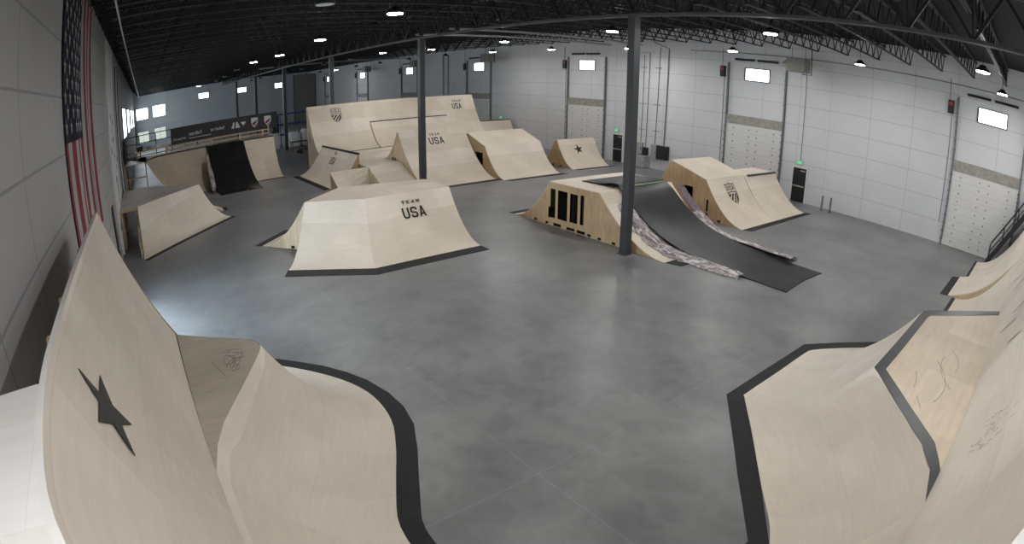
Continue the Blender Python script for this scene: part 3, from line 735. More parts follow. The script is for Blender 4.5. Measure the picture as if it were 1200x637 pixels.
# R7: star ramp
r7 = thing('spine_ramp', 'small plywood spine ramp with a black star, standing nearest the dock doors', 'ramp', (29.6, 31, 0))
straight_ramp(r7, 27.73, 31.5, 31.33, [('riding_surface', par(1.95, 1.95)), ('deck', [(0, 1.95), (-.22, 1.95)]), ('rear_transition', back_par(.22, 1.9, 1.95))], side='ply_side', strip=(.22, .3), holesL=slots((-1.1, -.35, .45), .02, .16, .2))
decal(r7, 'star_decal', Face((0, 31.33), (1, 0), (0, -1), 1.95, 1.95), star_poly(29.52, .42, .45, .23, -.12), M['decal'])
# R9: shield jump and its side section
r9 = thing('jump_ramp', 'plywood jump ramp with a crest and a peaked deck, near the exit door', 'ramp', (25.3, 16, 0))
straight_ramp(r9, 23.5, 27.18, 15.46, [('riding_surface', par(2.44, 2.01)), ('deck', [(0, 2.01), (-1.1, 2.33), (-2.24, 2.64)]), ('rear_transition', back_par(2.24, 2.7, 2.64))], side='ply_side', strip=(.34, .25), holesL=((.12, .24, .42, 1.02), (.14, .26, .22, .34)) + tuple(slots((.95,), .02, .14, .2)) + ((-.35 + -1.0, -.75, .9, 1.5),))
crest(r9, Face((0, 15.46), (1, 0), (0, -1), 2.44, 2.01), 24.88, 25.77, .17, .92)
MB().box((23.62, 15.0, .2), (23.66, 15.5, 1.1)).build('shade_backing', M['void'], r9)  # black sheet behind the slots, painted as the shade within
r10 = thing('quarter_pipe', 'low plain quarter pipe with dark edged deck, joined to the right of the crest jump', 'quarter pipe', (29, 15.5, 0))
straight_ramp(r10, 27.2, 30.88, 15.40, [('riding_surface', par(2.38, 1.97)), ('deck', [(0, 1.97), (-1.52, 1.97)])], side='ply_side', strip=(.3, .3))
MB().box((27.5, 15.31, 1.90), (30.9, 15.44, 2.0)).build('coping', M['band'], r10)

# R8: box jump with the black landing mat
r8 = thing('box_jump', 'plywood box jump with open stud windows in its side, under the black mat', 'ramp', (18.7, 17, 0))
straight_ramp(r8, 16.27, 21.05, 15.75, [('landing', par(3.6, 2.0)), ('deck', [(0, 2.0), (-3.03, 2.0)]), ('take_off', back_par(3.03, 2.66, 2.0))], side='ply_side',
              holesL=((-2.98, -2.65, .37, 1.68), (-2.50, -1.88, .38, 1.67), (-1.72, -1.24, .40, 1.66), (-1.08, -.86, .42, 1.70), (-3.12, -2.98, .35, .85)) + tuple(slots((-4.0, -3.2), .02, .13, .18)) + tuple(slots((-2.5, -1.65, -1.0), .02, .16, .5)) + tuple(slots((-.5, .1, .9, 1.75), .02, .13, .2)))
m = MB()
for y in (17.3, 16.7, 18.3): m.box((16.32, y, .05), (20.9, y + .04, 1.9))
m.build('inner_ribs', M['void'], r8)  # ribs coloured near-black for the shade inside the box
MB().box((16.285, 15.9, .2), (16.33, 18.85, .34)).build('sill_plate', M['lumber'], r8)
floor_strip(r8, 'transition_strip', [(16.27, 12.2), (17.2, 12.2), (17.35, 11.55), (16.45, 11.55)])
floor_strip(r8, 'transition_strip', [(16.27, 21.35), (21.05, 21.35), (21.05, 21.75), (16.27, 21.75)])
# the mat, a sheet that runs from the deck down to the floor
mat = thing('landing_mat', 'long black rubber landing mat draped over the box jump down to the floor', 'mat', (19, 13, 0))
prof = [(17.95, 2.03), (17.2, 2.06), (16.6, 2.10), (16.1, 2.12), (15.82, 2.08), (15.4, 1.82), (15.0, 1.50), (14.5, 1.13), (14.0, .82), (13.4, .56), (12.8, .38), (12.2, .26), (11.6, .19), (11.0, .15), (10.4, .11), (9.7, .06), (9.0, .035), (7.6, .03)]
nx = 10; rows = []
for i in range(nx + 1):
    t = i / nx; r = []
    for y, z in prof:
        xa = 17.42; xb = 20.72
        r.append(V((xa + (xb - xa) * t, y + (.12 * math.sin(t * 3) if y < 8 else 0), z + (.02 * math.sin(9 * t + y) if 10 < y < 15.5 else 0) + (.16 * max(0, 1 - 3.2 * t) * max(0, 1 - abs(y - 15.9) / .9)))))
    rows.append(r)
MB().grid(rows[::-1], (0, 0, -.025)).build('sheet', M['rubber'], mat, True)
MB().grid([[V((17.40 + 3.3 * t, 15.86 - dy, 2.095 + dz)) for dy, dz in ((0, 0), (.07, -.012))] for t in [i / 6 for i in range(7)]], (0, 0, -.008)).build('green_edge_tape', plain('pale_green_tape', (0.36, 0.50, 0.26), 0.6), mat)
def land(y): 
    o = 15.75 - y; return 2.0 * max(0, 1 - o / 3.6) ** 2 if o > 0 else 2.0
def padding(label, xi, xo, y0, y1, hgt, seed):
    rnd = random.Random(seed); rows = []; n = 40; k = 8
    sg = 1 if xo > xi else -1
    wob = [rnd.uniform(-.09, .09) for _ in range(n + 1)]
    for i in range(n + 1):
        y = y0 + (y1 - y0) * i / n; r = []
        for j in range(k + 1):
            t = j / k
            x = xi + (xo - xi) * t * (1 - .30 * i / n) + sg * wob[i] * t + rnd.uniform(-.02, .02)
            z = land(y) + .03 + hgt * (1 - .45 * i / n) * math.sin(math.pi * (.30 + .70 * t)) ** .8 + (rnd.uniform(-.022, .022) if 0 < j < k else 0)
            if t == 1: z = land(y) + .02
            r.append(V((x, y + rnd.uniform(-.03, .03), z)))
        rows.append(r)
    if sg < 0: rows = rows[::-1]
    rows = rows[::-1]
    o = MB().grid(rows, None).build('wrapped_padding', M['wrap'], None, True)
    return tag(o, label, 'wrapped padding', 'plastic wrapped padding along the mat')
padding('crumpled plastic wrapped padding along the left edge of the black mat', 17.48, 16.78, 15.2, 9.4, .26, 3)
padding('crumpled plastic wrapped padding along the right edge of the black mat', 20.70, 21.72, 14.2, 9.1, .34, 5)
m = MB(); rw = [[V((21.22 + .5 * t, y, land(y) + .07 + .05 * math.sin(7 * t))) for y in (15.6, 15.2, 14.8, 14.4, 14.0, 13.6)] for t in (0, .25, .5, .75, 1)]
pb = m.grid(rw[::-1], (0, 0, -.05)).build('folded_blanket', M['purple'], None, True)
tag(pb, 'purple grey moving blanket hanging on the landing between mat and crest jump', 'blanket')

# R4: the central pyramid
r4 = thing('pyramid_ramp', 'low pale pyramid ramp lettered TEAM USA in the middle of the floor', 'ramp', (9, 21, 0))
def loft_face(parent, name, mat, lA, lB, fA, fB, H, z0=0.012, n=14, t=.03, seg=6):
    rows = []
    for k in range(seg + 1):
        u = k / seg; l = V(lA) * (1 - u) + V(lB) * u; f = V(fA) * (1 - u) + V(fB) * u
        rows.append([V((l.x + (f.x - l.x) * (1 - i / n), l.y + (f.y - l.y) * (1 - i / n), z0 + (H - z0) * (i / n) ** 2)) for i in range(n + 1)])
    return MB().grid(rows, (0, 0, -t)).build(name, mat, parent, True)
h1, h2, h3 = (12.1, 20.38), (8.38, 20.68), (6.26, 22.1)
h4, h5 = (8.4, 23.9), (12.2, 22.75)
loft_face(r4, 'riding_surface', M['ply'], (*h2, 0), (*h1, 0), (7.53, 18.06, 0), (12.05, 17.95, 0), 2.0)
loft_face(r4, 'corner_face', M['ply'], (*h3, 0), (*h2, 0), (4.77, 20.07, 0), (7.53, 18.06, 0), 2.0)
loft_face(r4, 'rear_transition', M['ply'], (*h4, 0), (*h3, 0), (6.6, 25.95, 0), (4.69, 24.29, 0), 2.0)
MB().prism([(*h, 1.975) for h in (h3, h2, h1, h5, h4)], (0, 0, .03)).build('deck', M['ply'], r4)
def edge_panel(parent, mat, lip, flo, H, th=.02, holes=(), name='side_panel'):
    d = V((flo[0] - lip[0], flo[1] - lip[1])); L_ = d.length; d = d / L_; nrm = V((-d.y, d.x)) * th
    return vpanel(parent, name, mat, lip, (d.x, d.y), (nrm.x, nrm.y), [(L_ * (1 - i / 14), H * (i / 14) ** 2) for i in range(15)], holes)
edge_panel(r4, M['ply_side2'], h3, (4.69, 24.29), 2.0, holes=((.75, .95, .02, .14),))
edge_panel(r4, M['ply_side2'], h3, (4.77, 20.07), 2.0, -.02)
edge_panel(r4, M['ply_side2'], h1, (12.05, 17.95), 2.0, -.02)
edge_panel(r4, M['ply_side2'], h4, (6.6, 25.95), 2.0, -.02)
bk = MB()
for a, b in ((h1, h5), (h5, h4)): bk.prism([(*a, .0), (*b, .0), (*b, 1.96), (*a, 1.96)], (.02, -.02, 0))
bk.build('back_panel', M['ply_side2'], r4)
m = MB()
def strip_between(m, a, b, c, d): m.prism([(*a, .001), (*b, .001), (*c, .001), (*d, .001)], (0, 0, .012))
strip_between(m, (4.77, 20.12), (7.53, 18.12), (7.35, 17.42), (4.46, 19.47)); strip_between(m, (7.53, 18.12), (12.05, 18.0), (12.02, 17.33), (7.35, 17.42)); m.build('transition_strip', M['strip'], r4); m = MB(); strip_between(m, (4.72, 24.25), (6.6, 25.9), (6.3, 26.2), (4.42, 24.55))
m.build('transition_strip', M['strip'], r4)
f4 = Face((12.1, 20.38), (1, -.05), (-.035, -1), 2.43, 2.0)
usa_lettering(r4, f4, (-2.30, -1.52, .17, .25), (-2.38, -1.38, .34, .63))

# ------------------------------------------------------------------ back section: platform, tall wall, banks
pf = thing('ramp_platform', 'low plywood platform at the foot of the tall back wall ramp', 'platform', (19, 39, 0))
MB().box((13.72, 33.0, 1.21), (16.06, 41.72, 1.27)).build('deck', M['ply'], pf)
MB().box((16.06, 35.9, 1.21), (29.2, 41.72, 1.27)).build('deck', M['ply'], pf)
m = MB(); m.box((13.72, 33.06, 0), (13.76, 41.72, 1.21)); m.box((13.76, 41.68, 0), (29.2, 41.72, 1.21)); m.box((29.16, 35.9, 0), (29.2, 41.68, 1.21)); m.box((13.76, 33.06, 0), (16.06, 33.1, 1.21))
m.build('side_panel', M['ply_side2'], pf)
# two front banks of the platform
b1 = thing('bank_ramp', 'short steep plywood bank behind the pyramid, left of the two in front of the platform', 'bank', (12.4, 32, 0))
MB().grid([[V((x, 30.8 + (x - 11.15) * .74 + (2.2 - (x - 11.15) * .74) * t, .01 + 1.26 * t)) for t in (0, .25, .5, .75, 1)] for x in (11.15, 12.4, 13.72)], (0, 0, -.03)).build('riding_surface', M['ply'], b1)
vpanel(b1, 'side_panel', M['ply_side'], (11.16, 30.8), (0, 1), (.02, 0), [(0, 0.01), (2.2, 1.27)])
MB().box((11.15, 33.0, 0), (13.70, 33.04, 1.24)).build('back_panel', M['ply_side2'], b1)
b2 = thing('bank_ramp', 'longer plywood bank behind the pyramid, beside the TEAM USA spine ramp', 'bank', (15, 31, 0))
MB().grid([[V((x, 30.0 + 3.0 * t, .01 + 1.26 * t ** 1.3)) for t in [i / 8 for i in range(9)]] for x in (13.74, 14.9, 16.07)], (0, 0, -.03)).build('riding_surface', M['ply'], b2, True)
vpanel(b2, 'side_panel', M['ply_side2'], (13.74, 30.0), (0, 1), (.02, 0), [(3.0 * i / 8, .01 + 1.26 * (i / 8) ** 1.3) for i in range(9)])
# R3 tall wall
r3 = thing('tall_quarter_pipe', 'tallest plywood quarter pipe at the back, with crest and TEAM USA near its lip', 'quarter pipe', (21, 44, 0))
P3 = par(3.2, 3.70, 1.27, 18); Z3 = 4.97
swept(r3, 'riding_surface', M['ply'], (13.5, 45), (1, 0), (0, -1), 15.77, P3)
for x in (13.505, 29.24): vpanel(r3, 'side_panel', M['ply_side2'], (x, 45), (0, -1), (.022, 0), P3 + [(-.3, Z3)], ((.25, .45, 2.0, 3.0),) if x < 20 else ())
MB().box((13.5, 45.0, Z3 - .05), (29.27, 45.3, Z3)).build('deck', M['ply'], r3)
MB().box((13.5, 45.28, 0), (29.27, 45.3, Z3 - .05)).build('back_panel', M['ply_side2'], r3)
MB().box((13.8, 41.76, 1.275), (18.6, 41.86, 1.30)).build('transition_strip', M['strip'], r3)
f3 = Face((0, 45), (1, 0), (0, -1), 3.2, 3.70, 1.27)
crest(r3, f3, 15.42, 16.32, .12, .72)
usa_lettering(r3, f3, (26.98, 27.86, .19, .27), (26.88, 27.85, .33, .58))
ins = thing('overlay_ramp', 'lower plywood overlay with a dark top edge set into the tall back quarter pipe', 'quarter pipe', (22, 44, 0))
opts = [(s + .10, z + .04) for s, z in P3 if z <= 3.28]
swept(ins, 'riding_surface', M['ply'], (18.65, 45), (1, 0), (0, -1), 7.35, opts, .05)
vpanel(ins, 'side_panel', M['ply_side'], (18.63, 45), (0, -1), (.02, 0), [(s + .02, z + .02) for s, z in opts], (), 1.275)
s_, z_ = opts[-1]
MB().box((18.63, 45 - s_ - .04, z_ - .03), (26.0, 45 - s_ + .16, z_ + .04)).build('coping', M['band'], ins)
MB().box((18.65, 41.62, 1.275), (25.95, 41.72, 1.30)).build('transition_strip', M['strip'], ins)
# lean-to bank facing the left wall
l1 = thing('quarter_pipe', 'quarter pipe with dark coping and USA lettering, facing the flag wall beside the platform', 'quarter pipe', (12.6, 38, 0))
lf = Face((13.62, 41.8), (0, -1), (-1, 0), 2.1, 2.0)
rows = [[lf.at(7.45 * k / 5, 2.1 * (1 - i / 14)) for i in range(15)] for k in range(6)]
MB().grid(rows, (0, 0, -.03)).build('riding_surface', M['ply'], l1, True)
for y in (34.36, 41.78): vpanel(l1, 'side_panel', M['ply_side'], (13.62, y), (-1, 0), (0, .02), par(2.1, 2.0))
MB().box((13.64, 34.36, 1.28), (13.68, 41.8, 1.96)).build('back_panel', M['ply_side'], l1)
MB().box((13.54, 34.3, 1.95), (13.70, 41.7, 2.05)).build('coping', M['strip'], l1)
floor_strip(l1, 'transition_strip', [(11.58, 41.8), (11.58, 34.36), (11.10, 34.2), (11.10, 41.95)])
usa_lettering(l1, lf, (3.2, 3.73, .10, .20), (3.07, 4.07, .30, .60))
# small quarter behind R6
r11 = thing('quarter_pipe', 'small plywood quarter pipe half hidden behind the sloping jump ramp', 'quarter pipe', (30, 41, 0))
straight_ramp(r11, 29.45, 33.2, 44.3, [('riding_surface', par(2.5, 2.42)), ('deck', [(0, 2.42), (-1.0, 2.42)])], side='ply_side')
MB().tube([(29.45, 44.29, 2.45), (33.2, 44.29, 2.45)], .04, 8).build('coping', M['band'], r11)

# ------------------------------------------------------------------ R1 angled quarter by the left wall
r1 = thing('quarter_pipe', 'angled plywood quarter pipe with a dusty triangular deck against the left wall', 'quarter pipe', (1, 31, 0))
loft_face(r1, 'riding_surface', M['ply'], (-.82, 29.95, 0), (2.96, 33.02, 0), (-.81, 26.75, 0), (4.6, 31.95, 0), 2.0)
MB().prism([(x, y, 1.96) for x, y in ((-.82, 29.95), (2.96, 33.02), (1.7, 34.5), (-.2, 37.0), (-1.83, 37.4), (-1.83, 30.0))], (0, 0, .04)).build('deck', M['ply_dusty'], r1)
for y in (29.9, 30.9, 32.0, 34.0, 36.0):
    each(r1, 'stud', M['lumber'], (((-.95, y, 0), (-.86, y + .09, 1.95)), ((-1.82, y, 0), (-1.73, y + .09, 1.95))))
each(r1, 'cross_rail', M['lumber'], (((-1.73, 29.9, .9), (-1.67, 37.0, 1.0)), ((-1.73, 29.92, 1.85), (-.95, 30.0, 1.95)), ((-.95, 27.2, 0), (-.86, 29.9, .09))))
MB().bar((-1.0, 29.95, .1), (-1.0, 31.9, 1.9), .08).build('brace', M['lumber'], r1)
each(r1, 'stud', M['lumber'], (((-.95, 27.6, .09), (-.86, 27.69, .70)), ((-.95, 28.7, .09), (-.86, 28.79, 1.2))))
edge_panel(r1, M['ply_side'], (2.96, 33.02), (4.6, 31.95), 2.0, .02)
m = MB(); strip_between(m, (-.86, 26.8), (4.58, 32.0), (4.78, 31.72), (-.62, 26.52)); m.build('transition_strip', M['strip'], r1)
sc = thing('kicker_ramp', 'small tan kicker tail showing past the angled quarter pipe near the left wall', 'ramp', (4.2, 34.3, 0))
MB().prism([(3.3, 33.9, .0), (4.45, 34.1, .0), (3.3, 33.9, .55)], (.05, 1.0, 0)).build('wedge', M['ply_tan'], sc)
MB().prism([(4.4, 34.1, .001), (4.7, 34.15, .001), (4.75, 35.15, .001), (4.45, 35.1, .001)], (0, 0, .012)).build('transition_strip', M['strip'], sc)

# ------------------------------------------------------------------ R2 curved quarter with resi strip, deck, rails, banner
r2 = thing('quarter_pipe', 'curved plywood quarter pipe with a railed deck, below the far windows', 'quarter pipe', (5, 45, 0))
LP = cat([(-.1, 43.6, 2.9, 42.9), (.15, 45.0, 3.0, 43.0), (.8, 46.0, 3.3, 43.05), (1.8, 46.5, 3.8, 43.1), (3.2, 46.5, 4.4, 43.1), (5.1, 46.25, 5.3, 43.0), (8.2, 46.0, 8.2, 42.9), (10.72, 45.9, 10.62, 42.75)])
rows = [[V((lx + (fx - lx) * (1 - i / 16), ly + (fy - ly) * (1 - i / 16), .012 + 2.988 * (i / 16) ** 2)) for i in range(17)] for lx, ly, fx, fy in LP]
MB().grid(rows, (0, 0, -.03)).build('riding_surface', M['ply_r2'], r2, True)
dp = [(lx, ly) for lx, ly, _, _ in LP]
m = MB()
for (x0, y0), (x1, y1) in zip(dp, dp[1:]): m.prism([(x0, y0, 2.95), (x1, y1, 2.95), (x1, 49.4, 2.95), (x0 if x0 > -.05 else -1.9, 49.4, 2.95)], (0, 0, .04))
m.prism([(-1.9, 43.6, 2.95), (-.12, 43.6, 2.95), (-.12, 46, 2.95), (-1.9, 49.4, 2.95)], (0, 0, .04))
m.build('deck', M['ply_dusty'], r2)
MB().tube([(x, y - .02, 3.0) for x, y in dp], .045, 8).build('coping', M['black'], r2)
for x, y in ((-.15, 43.7), (-.15, 45.2), (-1.85, 43.7), (-1.85, 46), (10.6, 46.1), (10.6, 47.5), (10.6, 49.2), (-1.85, 49.2), (3, 49.2), (7, 49.2)): MB().box((x - .05, y, 0), (x + .05, y + .1, 2.95)).build('stud', M['lumber'], r2)
each(r2, 'cross_rail', M['lumber'], [((-1.88, 43.62, z), (-.1, 43.70, z + .1)) for z in (.9, 1.9)])
vpanel(r2, 'side_panel', M['ply_side2'], (10.66, 45.92), (0, -1), (.02, 0), par(3.17, 2.99))
m = MB(); strip_between(m, (8.3, 42.95), (10.62, 42.8), (10.75, 42.45), (8.3, 42.6)); m.build('transition_strip', M['strip'], r2)
each(r2, 'timber_rail', M['lumber'], [((2.0, 46.75, z), (10.6, 46.80, z + .09)) for z in (3.18, 3.50)])   # tan timber hand rails on the deck
each(r2, 'rail_post', M['lumber'], [((x, 46.8, 2.99), (x + .09, 46.88, 3.6)) for x in (3.2, 5.6, 8.0, 10.0)] + [((10.52, 46.8, 2.99), (10.60, 46.88, 3.95))])
rs = thing('resi_mat', 'glossy black rubber sheet draped down the middle of the curved far left quarter pipe', 'mat', (6.6, 43, 0))
rp = [(6.55 * (1 - i / 20), .04 + 3.01 * (i / 20) ** 2.0) for i in range(21)] + [(-.35, 3.06)]
swept(rs, 'sheet', M['gloss'], (5.08, 46.12), (1, -.04), (0, -1), 3.1, rp, .05)
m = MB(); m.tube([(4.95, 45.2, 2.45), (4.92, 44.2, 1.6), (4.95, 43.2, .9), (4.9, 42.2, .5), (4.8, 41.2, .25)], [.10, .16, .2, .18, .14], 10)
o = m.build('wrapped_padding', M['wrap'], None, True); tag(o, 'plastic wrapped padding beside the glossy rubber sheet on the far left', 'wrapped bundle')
m = MB(); m.grid([[V((x, y, .05 + .03 * math.sin(3 * x + y))) for y in (41.0, 41.6, 42.2, 42.8)] for x in (3.6, 4.1, 4.6)], (0, 0, -.04))
o = m.build('folded_blanket', M['purple'], None, True); tag(o, 'purple grey blanket lying on the floor left of the glossy rubber sheet', 'blanket')

bn = thing('banner_rail', 'long charcoal sponsor banner on a black rail along the back of the far left deck', 'banner', (5, 49.3, 3))
MB().box((2.3, 49.22, 3.42), (11.9, 49.25, 4.76)).build('banner_cloth', M['bannerdark'], bn)
m = MB()
for z in (3.05, 3.42, 4.12, 4.74): m.box((-1.85, 49.26, z), (11.95, 49.32, z + .07))
for x in (-1.8, -.6, .9, 2.3, 4.6, 7.0, 9.4, 11.85): m.box((x, 49.26, 2.99), (x + .08, 49.34, 4.8))
m.build('rail_frame', M['black'], bn)
m = MB()
for z in (3.55, 4.2, 4.74): m.box((-1.86, 44.2, z), (-1.80, 49.3, z + .08))
for y in (44.2, 45.8, 47.5): m.box((-1.86, y, 3.0), (-1.78, y + .08, 4.8))
m.box((-1.86, 44.3, 3.1), (-1.83, 47.4, 4.2))
m.build('side_rail', M['black'], bn)
m = MB(); rnd = random.Random(4)                             # white sponsor writing, too small to read in the photo
def scribble(x, z, w, h, n):
    for k in range(n):
        xx = x + w * k / n; hh = h * rnd.choice((.6, .6, 1)); ww = w / n
        m.box((xx, 49.205, z), (xx + ww * .25, 49.218, z + hh)); m.box((xx, 49.205, z + h * .5), (xx + ww * .75, 49.218, z + h * .62))
        if rnd.random() > .4: m.box((xx + ww * .55, 49.205, z), (xx + ww * .8, 49.218, z + h * .55))
scribble(2.5, 3.75, 1.2, .22, 9); scribble(3.95, 3.95, 1.2, .34, 7); scribble(5.9, 4.0, 1.3, .28, 8)
m.box((3.9, 49.205, 3.72), (5.9, 49.218, 3.77))
m.prism([(7.75, 49.205, 3.9), (7.95, 49.205, 4.4), (8.08, 49.205, 4.4), (7.97, 49.205, 3.9)], (0, .013, 0)); m.prism([(8.1, 49.205, 3.9), (8.2, 49.205, 4.4), (8.33, 49.205, 4.4), (8.55, 49.205, 3.9)], (0, .013, 0)); m.prism([(8.6, 49.205, 4.35), (9.1, 49.205, 4.35), (8.85, 49.205, 4.0)], (0, .013, 0))
m.build('sponsor_lettering', M['white'], bn)
m = MB(); m2 = MB()
for x in (9.55, 10.75):
    P = [(0, .97), (.5, 1), (1, .97), (1, .5), (.8, .2), (.5, 0), (.2, .2), (0, .5)]
    m.prism([(x + .62 * a, 49.205, 3.68 + .88 * b) for a, b in P], (0, .013, 0))
    m2.prism([(x + .62 * a, 49.198, 3.68 + .88 * b) for a, b in ((.12, .42), (.3, .2), (.86, .58), (.86, .74))], (0, .006, 0))
    m2.prism([(x + .62 * a, 49.198, 3.68 + .88 * b) for a, b in ((.4, .12), (.52, .06), (.8, .28), (.88, .46))], (0, .006, 0))
m.build('crest', M['white'], bn); m2.build('crest_stripes', M['flagred'], bn)
t_ = thing('work_table', 'rough timber table with clutter on the far left deck', 'table', (.6, 47.3, 3))
m = MB()
for x, y in ((-.9, 46.9), (1.7, 46.9), (-.9, 48.1), (1.7, 48.1)): m.box((x, y, 2.99), (x + .1, y + .1, 3.55))
m.bar((1.7, 46.9, 3.5), (2.3, 46.9, 3.0), .1); m.build('legs', M['lumber'], t_)
MB().box((-1.0, 46.8, 3.55), (1.9, 48.3, 3.62)).build('table_top', M['lumber'], t_)
for i, (x, y, w, h, mt, lb) in enumerate(((-.8, 47.3, .5, .35, 'black', 'black box on the timber table at the far left'), (.0, 47.4, .45, .28, 'greymetal', 'grey box on the timber table at the far left'), (.9, 47.2, .4, .22, 'white', 'white box on the timber table at the far left'))):
    o = thing('storage_box', lb, 'box', (x, y, 3.62)); MB().box((x, y, 3.62), (x + w, y + .4, 3.62 + h)).build('body', M[mt], o); MB().box((x - .02, y - .02, 3.62 + h), (x + w + .02, y + .42, 3.65 + h)).build('lid', M[mt], o)

# ------------------------------------------------------------------ flags and banners on the left wall
fl = MB(); Y0, Y1, ZB, ZT, ZU = 12.97, 20.15, 3.32, 10.45, 6.30
w = (Y1 - Y0) / 13
def fx(y, z): return XL + .05 + .035 * math.sin(2.2 * y) * min(1, (ZT - z) / 4)
for k in range(13):
    mi = 0 if k % 2 == 0 else 1
    a, b = Y0 + w * k, Y0 + w * (k + 1); zt = ZU if k < 7 else ZT
    nz = 8
    for q in range(nz):
        z0, z1 = ZB + (zt - ZB) * q / nz, ZB + (zt - ZB) * (q + 1) / nz
        for h in range(2):
            c, d = a + w * h / 2, a + w * (h + 1) / 2
            fl.face([(fx(c, z0), c, z0), (fx(d, z0), d, z0), (fx(d, z1), d, z1), (fx(c, z1), c, z1)], mi=mi)
for k in range(14):
    a, b = Y0 + 7 * w * k / 14, Y0 + 7 * w * (k + 1) / 14
    for q in range(6):
        z0, z1 = ZU + (ZT - ZU) * q / 6, ZU + (ZT - ZU) * (q + 1) / 6
        fl.face([(fx(a, z0), a, z0), (fx(b, z0), b, z0), (fx(b, z1), b, z1), (fx(a, z1), a, z1)], mi=2)
for r in range(11):
    for c in range(9):
        if (r + c) % 2: continue
        cy, cz = Y0 + 7 * w * (c + 1) / 10, ZU + (ZT - ZU) * (r + 1) / 12
        pts = [(cy + .225 * (1 if k % 2 == 0 else .4) * math.sin(math.pi * k / 5), cz + .225 * (1 if k % 2 == 0 else .4) * math.cos(math.pi * k / 5)) for k in range(10)]
        for k in range(10):
            p, q = pts[k], pts[(k + 1) % 10]; xx = fx(cy, cz) + .012
            fl.face([(xx, cy, cz), (xx, *p), (xx, *q)], mi=1)
ft = thing('hanging_flag', 'huge flag of stars and stripes hanging on the left wall', 'flag', (XL + .05, 16.5, 3.3))
fl.build('cloth', [M['flagred'], M['flagwhite'], M['navy']], ft)
MB().tube([(XL + .06, Y0 - .1, ZT + .03), (XL + .06, Y1 + .1, ZT + .03)], .035, 8).build('hanging_pole', M['steel'], ft)
wb = thing('hanging_banner', 'tall white banner with small coloured marks on the left wall beyond the flag', 'banner', (XL, 31, 0))
MB().box((XL, 28.7, .05), (XL + .10, 34.2, 10.5)).build('sheet', M['white'], wb)
m = MB(); rnd = random.Random(2); cols = [M['black'], M['navy'], plain('mark_ochre', (.45, .30, .08)), M['flagred'], plain('mark_green', (.05, .22, .12))]
for k in range(15):
    y, z = rnd.uniform(29, 33.6), .8 + k * .42 + rnd.uniform(-.1, .1)
    m.prism([(XL + .101, y, z), (XL + .101, y + .45, z + .06), (XL + .101, y + .5, z + .34), (XL + .101, y + .1, z + .30)], (.01, 0, 0), mi=k % 5)
m.build('printed_marks', cols, wb)
nb = thing('hanging_banner', 'tall pale banner with two navy stripes on the left wall, before the far windows', 'banner', (XL, 40, 2))
MB().box((XL, 37.6, 1.6), (XL + .05, 42.6, 9.9)).build('sheet', plain('pale_blue_cloth', (.50, .56, .62), .7), nb)
MB().box((XL + .05, 37.65, 1.6), (XL + .065, 38.5, 9.9)).build('stripe', M['navy'], nb)
MB().box((XL + .05, 41.0, 1.6), (XL + .065, 41.95, 9.9)).build('stripe', M['navy'], nb)

# ------------------------------------------------------------------ dock wall services
def heater(y, z, x, label):
    t = thing('unit_heater', label, 'heater', (x, y, z), 'gas unit heaters hung along the dock wall')
    m = MB(); prof = [(x - .45, z), (x + .35, z), (x + .45, z + .2), (x + .45, z + .65), (x + .3, z + .8), (x - .45, z + .8)]
    m.prism([(a, y - .6, b) for a, b in prof], (0, 1.2, 0)); m.build('body', M['heater'], t)
    MB().tube([(x, y + .6, z + .45), (x, y + .75, z + .45), (x, y + 1.0, z + .42)], [.38, .26, .12], 10).build('fan_cowl', M['heater'], t)
    m = MB()
    for s in (-.45, .45): m.tube([(x, y + s, z + .8), (x, y + s, 9.65)], .015, 6)
    m.build('hanger_rod', M['steel'], t)
    m = MB(); m.tube([(x + .3, y - .75, 9.6), (x + .3, y - .75, z - .1), (x + .3, y - .2, z - .1), (x + .3, y - .2, z)], .03, 8); m.build('gas_pipe', M['steel'], t)
for y, x, lab in ((-.55, 31.6, 'khaki unit heater at the right edge, beside the nearest dock window'), (14.6, 31.5, 'khaki unit heater above the exit door by the crest jump'), (47.0, 32.4, 'khaki unit heater over the fourth dock window'), (62.3, 32.4, 'khaki unit heater over the fifth dock window'), (77.5, 32.4, 'khaki unit heater over the sixth dock window')):
    heater(y, 8.15, x, lab)
def cab(name, label, y0, y1, z0, z1, d, mat, x=XR, feet=False):
    t = thing(name, label, 'electrical cabinet', (x - d, (y0 + y1) / 2, z0))
    MB().box((x - d, y0, z0), (x - .002, y1, z1)).build('body', M[mat], t)
    dr = MB().box((x - d - .02, y0 + .03, z0 + .04), (x - d, y1 - .03, z1 - .04)).build('door', M[mat], t)
    MB().box((x - d - .04, y0 + .08, (z0 + z1) / 2 - .06), (x - d - .02, y0 + .12, (z0 + z1) / 2 + .06)).build('handle', M['black'], dr)
    return t
cab('breaker_panel', 'grey breaker panel on the wall just right of the mat column', 28.08, 28.62, .98, 1.85, .2, 'greymetal')
cab('transformer_box', 'grey floor standing transformer box against the dock wall', 27.35, 28.4, 0.02, .9, .7, 'greymetal')
cab('control_box', 'small black control box above the grey transformer box', 27.58, 28.0, .96, 1.53, .22, 'black')
cab('breaker_panel', 'grey breaker panel left of the big black panel', 26.64, 27.2, .75, 1.88, .2, 'greymetal')
cab('control_box', 'big black wall panel behind the peak of the crest jump', 25.60, 26.55, .85, 1.85, .35, 'black')
def pipe_run(name, label, runs, r, mat='pipe', grp=None):
    m = MB()
    for p in runs: m.tube(p, r, 8)
    return tag(m.build(name, M[mat]), label, 'pipe', grp)
x = XR - .06
pipe_run('wall_conduit', 'bent conduit rising from the big black wall panel to the roof', [[(x, 26.1, 1.87), (x, 25.95, 9.2), (x - 1.0, 26.6, 9.6)]], .05)
